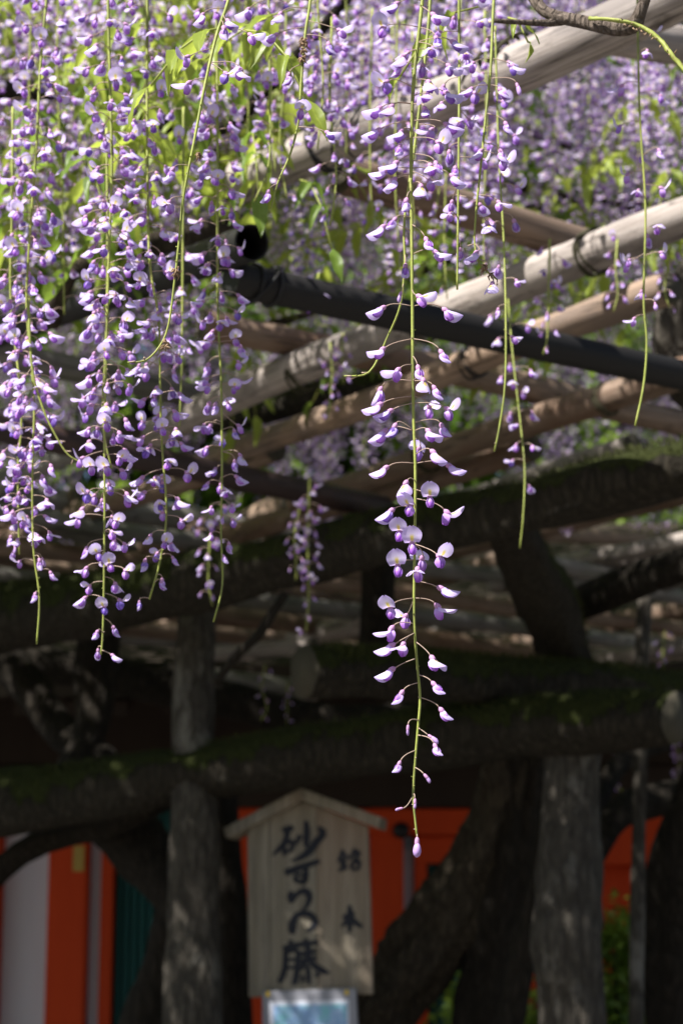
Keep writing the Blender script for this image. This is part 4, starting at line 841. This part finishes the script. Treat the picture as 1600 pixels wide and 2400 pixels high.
# ------------------------------------------------------------------ leaves
def g_leaf(L, W, droop=.25, fold=.25, n=6):
    v = []; f = []; uv = []
    for i in range(n + 1):
        t = i / n; wd = W / 2 * (math.sin(math.pi * t ** .72) ** .85 if 0 < t < 1 else .02); x = L * t; z = -droop * L * t * t
        for q in (-1, -.5, 0, .5, 1): v.append((x, q * wd + .0, z + fold * abs(q) * wd + .10 * W * math.sin(11 * t + 2 * q))); uv.append((q, t))
    for i in range(n):
        for j in range(4): a = i * 5 + j; f.append((a, a + 1, a + 6, a + 5))
    return v, f, uv
LM = {}
for mat in ('leaf_young', 'leaf'):
    for i, (L, W, d, fo) in enumerate(((.075, .026, .35, .45), (.062, .022, .55, .7), (.085, .027, .25, .3), (.05, .017, .7, .8))):
        a = MB(); a.add(*(lambda g: (g[0], g[1], 0, g[2]))(g_leaf(L, W, d, fo))); LM[mat, i] = a.mesh('leaflet', [mat])
def spray(p, az, droop, npair, mat, label, group=None, s=1.0):
    root = link('leaf_spray', None, None, p); tag(root, label, 'leaves', group); mb = MB(); pts = []
    d = Vector((math.cos(az), -math.sin(az), 0)); sd = Vector((math.sin(az), math.cos(az), 0)); L = (.05 + .035 * npair) * s
    for i in range(npair + 2): t = i / (npair + 1); pts.append(d * L * t + Vector((0, 0, -droop * L * t * t)))
    tube(mb, pts, [.0014] * len(pts), 5, 0); link('leaf_stalk', mb.mesh('stalk', ['stem']), root)
    def lf(pos, dirv, vr):
        up = Vector((rnd(-.4, .4), rnd(-.4, .4), 1)); x = dirv.normalized(); y = up.cross(x).normalized(); z = x.cross(y); o = link('leaflet', LM[mat, vr], root, pos, Matrix((x, y, z)).transposed().to_euler()); o.scale = (s * rnd(.8, 1.15),) * 3
    for i in range(1, npair + 1):
        for sg_ in (-1, 1): lf(pts[i], d * .5 + sd * sg_ + Vector((0, 0, rnd(-.6, .1) - droop * .5)), random.randrange(4))
    lf(pts[-1], d + Vector((0, 0, -droop - .2)), random.randrange(3)); return root
random.seed(23)
for (px, py, Y, az, dr, npair, mat, lab) in (
    (545, 60, 2.3, 165, .9, 2, 'leaf_young', 'fresh yellow-green leaf spray behind the spent raceme stem'),
    (575, 70, 2.28, 40, 1.2, 2, 'leaf_young', 'drooping pale green leaf spray between two spent raceme stems'),
    (690, 20, 2.5, 200, .4, 3, 'leaf_young', 'bright leaf spray above the short withered raceme'),
    (1120, 15, 2.35, 170, 1.0, 2, 'leaf_young', 'small translucent young leaves at the twig tip'),
    (1190, 40, 2.35, 60, 1.2, 1, 'leaf_young', 'tiny folded leaflets hanging from the side twig'),
    (40, 370, 2.9, 150, .3, 3, 'leaf_young', 'yellow-green leaf spray at the outer edge of the curtain'),
    (160, 360, 3.0, 60, .9, 3, 'leaf', 'dark green drooping leaf spray inside the left curtain'),
    (190, 260, 3.1, 20, .5, 3, 'leaf_young', 'sunlit leaf spray between the first two dense racemes'),
    (585, 310, 3.0, 80, 1.3, 2, 'leaf', 'hanging leaf spray left of where the corded pole ends'),
    (700, 420, 3.2, 60, 1.4, 2, 'leaf', 'small leaf spray under the corded pole'),
    (400, 230, 3.1, 200, .8, 3, 'leaf_young', 'leaf spray behind the bending dense raceme'),
    (150, 160, 3.2, 0, .4, 3, 'leaf_young', 'pale leaf spray high in the curtain'),
    (380, 60, 3.0, 160, .5, 3, 'leaf_young', 'pale leaf spray above the bending dense raceme')):
    spray(P(px, py, Y), R(az), dr, npair, mat, lab, None, .5 if 'tiny' in lab else .84 if Y < 2.6 else .95)
for i in range(52):
    px = rnd(-60, 640); spray(P(px, rnd(-60, 560) if px < 420 else rnd(-60, 300), rnd(3.2, 4.4)), rnd(0, 6.28), rnd(.2, 1.2), random.choice((3, 4, 5)), random.choice(('leaf_young', 'leaf_young', 'leaf')), 'blurred bright green leaf spray behind the curtain of racemes', 'leaf sprays behind the left curtain', 1.1)
for i in range(95):
    spray(P(rnd(560, 1700), rnd(-60, 820), rnd(4.6, 6.4)), rnd(0, 6.28), rnd(.2, 1.2), random.choice((3, 4, 5)), random.choice(('leaf_young', 'leaf_young', 'leaf')), 'blurred green leaf spray among the far blossoms above the poles', 'leaf sprays among the far blossoms', 1.15)
def leaf_cloud(name, n, fn, size, mat, label=None, cat=None, kind=None, parent=None, seed=1):
    """n rhombic folded leaves (4 triangles each) as one mesh; fn(k) -> (k,3) centres"""
    rng = np.random.default_rng(seed); c = fn(rng, n); n = len(c)
    x = rng.normal(size=(n, 3)); x[:, 2] = x[:, 2] * .6 - .5; x /= np.linalg.norm(x, axis=1)[:, None]
    up = rng.normal(size=(n, 3)) * .6; up[:, 2] += 1; y = np.cross(up, x); y /= np.linalg.norm(y, axis=1)[:, None] + 1e-9; z = np.cross(x, y)
    s = (size * rng.uniform(.65, 1.25, n))[:, None]; w_ = s * .40
    v = np.stack([c, c + x * s * .45 - y * w_ * .5 + z * s * .08, c + x * s * .5, c + x * s * .45 + y * w_ * .5 + z * s * .08, c + x * s - z * s * .1], 1).reshape(-1, 3)
    b = np.arange(n)[:, None] * 5; f = np.concatenate([b + np.array([[0, 1, 2]]), b + np.array([[0, 2, 3]]), b + np.array([[1, 4, 2]]), b + np.array([[2, 4, 3]])], 1).reshape(-1, 3)
    me = bpy.data.meshes.new(name); me.vertices.add(len(v)); me.vertices.foreach_set('co', v.ravel()); me.loops.add(f.size); me.loops.foreach_set('vertex_index', f.ravel().astype(np.int32))
    me.polygons.add(len(f)); me.polygons.foreach_set('loop_start', np.arange(0, f.size, 3, dtype=np.int32)); me.update(calc_edges=True); me.validate()
    ul = me.uv_layers.new(name='UVMap'); uvt = np.tile(np.array([[0, 0], [-1, .45], [0, .5], [1, .45], [0, 1]], dtype=np.float32), (n, 1)); ul.data.foreach_set('uv', uvt[f.ravel()].ravel())
    me.materials.append(M[mat]); o = link(name, me, parent)
    if label or kind: tag(o, label, cat, None, kind)
    return o
def clumps(rng, n, cen, sig):
    k = rng.integers(0, len(cen), n); return cen[k] + rng.normal(size=(n, 3)) * sig
def canopy(rng, n):
    m = 1500; cen = np.stack([rng.uniform(-6.5, 5, m), rng.uniform(5.0, 12, m), np.zeros(m)], 1); cen[:, 2] = 4.25 + .2 * (cen[:, 1] - 5) + rng.uniform(0, .6, m)
    cen = cen[(cen[:, 1] > 6.3) | (cen[:, 0] < -.8)]
    return clumps(rng, n, cen, np.array([.2, .2, .10]))
leaf_cloud('canopy_foliage', 150000, canopy, .085, 'leaf', 'leafy wisteria canopy spread high over the back of the trellis', 'foliage', 'stuff', seed=3)
def front_shade_leaves(rng, n):  # unseen leaf layer put in overhead to dapple the light on the poles
    m = 420; cen = np.stack([rng.uniform(-4.5, .3, m), rng.uniform(3.6, 5.3, m), np.zeros(m)], 1); cen[:, 2] = 3.75 + .35 * (cen[:, 1] - 3.3) + rng.uniform(0, .5, m)
    cen = cen[(cen[:, 1] > 4.5) | (cen[:, 0] < -1.2)]
    return clumps(rng, n, cen, np.array([.15, .15, .08]))
leaf_cloud('canopy_foliage', 7500, front_shade_leaves, .08, 'leaf_young', 'thin unseen leaf layer added above the front of the trellis to dapple the light', 'foliage', 'stuff', seed=4)
def side_shade_leaves(rng, n):  # leaves put in to shade posts, logs and sign; partly a green backdrop
    m = 240; cen = np.stack([rng.uniform(-3.8, -.15, m), rng.uniform(4.4, 6.0, m), rng.uniform(3.4, 4.0, m)], 1)
    return clumps(rng, n, cen, np.array([.12, .12, .07]))
leaf_cloud('canopy_foliage', 11000, side_shade_leaves, .085, 'leaf_young', 'bright leaf layer behind the left curtain, added to shade the posts and sign', 'foliage', 'stuff', seed=5)
# trees behind the hall
def tree(x, y, h, rc, label, seed):
    root = link('evergreen_tree', None, None, (x, y, 0)); tag(root, label, 'tree', None); mb = MB()
    tube(mb, [Vector((0, 0, 0)), Vector((.1, 0, h * .3)), Vector((.0, .1, h * .62)), Vector((.1, 0, h * .95))], [.32, .26, .17, .04], 12, 0, .05)
    rng = np.random.default_rng(seed)
    for i in range(9):
        a = rng.uniform(0, 6.28); z0 = h * rng.uniform(.35, .8); L = rc * rng.uniform(.6, .95); tube(mb, [Vector((0, 0, z0)), Vector((math.cos(a) * L * .5, math.sin(a) * L * .5, z0 + L * .25)), Vector((math.cos(a) * L, math.sin(a) * L, z0 + L * .4))], [.11, .07, .02], 7)
    link('trunk', mb.mesh('trunk', ['bark_dark']), root)
    def fn(r, n):
        m = 130; d = r.normal(size=(m, 3)); d /= np.linalg.norm(d, axis=1)[:, None]; cen = d * (r.uniform(.25, 1, m) ** .5)[:, None] * np.array([rc, rc, h * .36]) + np.array([0, 0, h * .64]); return clumps(r, n, cen, np.array([.34, .34, .26]))
    leaf_cloud('crown', 26000, fn, .21, 'leaf', parent=root, seed=seed)
tree(-5.2, 15.5, 9, 3.0, 'broad green tree behind the shrine roof beyond the left curtain', 11)
tree(1.2, 17.5, 10, 3.4, 'tall green tree behind the shrine roof beyond the blossom mass', 12)
tree(6.5, 16, 8.5, 2.9, 'green tree behind the end of the shrine roof', 13)
tree(-2.0, 16.5, 8.5, 2.8, 'dense green tree behind the middle of the shrine roof', 14)
tree(4.0, 14.8, 7.5, 2.6, 'low bushy tree behind the shrine roof beyond the mossy limb', 15)
tree(-8.5, 15, 9, 3, 'green tree far out past the end of the shrine roof', 16)
# shrubs in front of the hall
def shrub(px, Y, h, wd, label, seed, n=7500):
    x = P(px, 2000, Y).x; root = link('shrub', None, None, (x, Y, 0)); tag(root, label, 'shrub'); mb = MB(); rng = np.random.default_rng(seed)
    for i in range(7): a = rng.uniform(0, 6.28); tube(mb, [Vector((0, 0, 0)), Vector((math.cos(a) * wd * .2, math.sin(a) * wd * .2, h * .5)), Vector((math.cos(a) * wd * .4, math.sin(a) * wd * .4, h * .9))], [.014, .01, .003], 5)
    link('stems', mb.mesh('stems', ['bark_dark']), root)
    def fn(r, n_):
        m = 45; cen = np.stack([r.normal(0, wd * .36, m), r.normal(0, wd * .3, m), r.uniform(.15, 1, m) * h * .95], 1); return clumps(r, n_, cen, np.array([.07, .07, .05]))
    leaf_cloud('foliage', n, fn, .055, 'leaf', parent=root, seed=seed)
shrub(1445, 8.6, 1.62, .42, 'green leafy shrub beyond the pale knotty post', 21)
shrub(1570, 8.7, 1.45, .4, 'green shrub behind the slim prop pole', 22)
shrub(1185, 8.8, 1.35, .42, 'low green shrub between the leaning trunk and the pale post', 23)
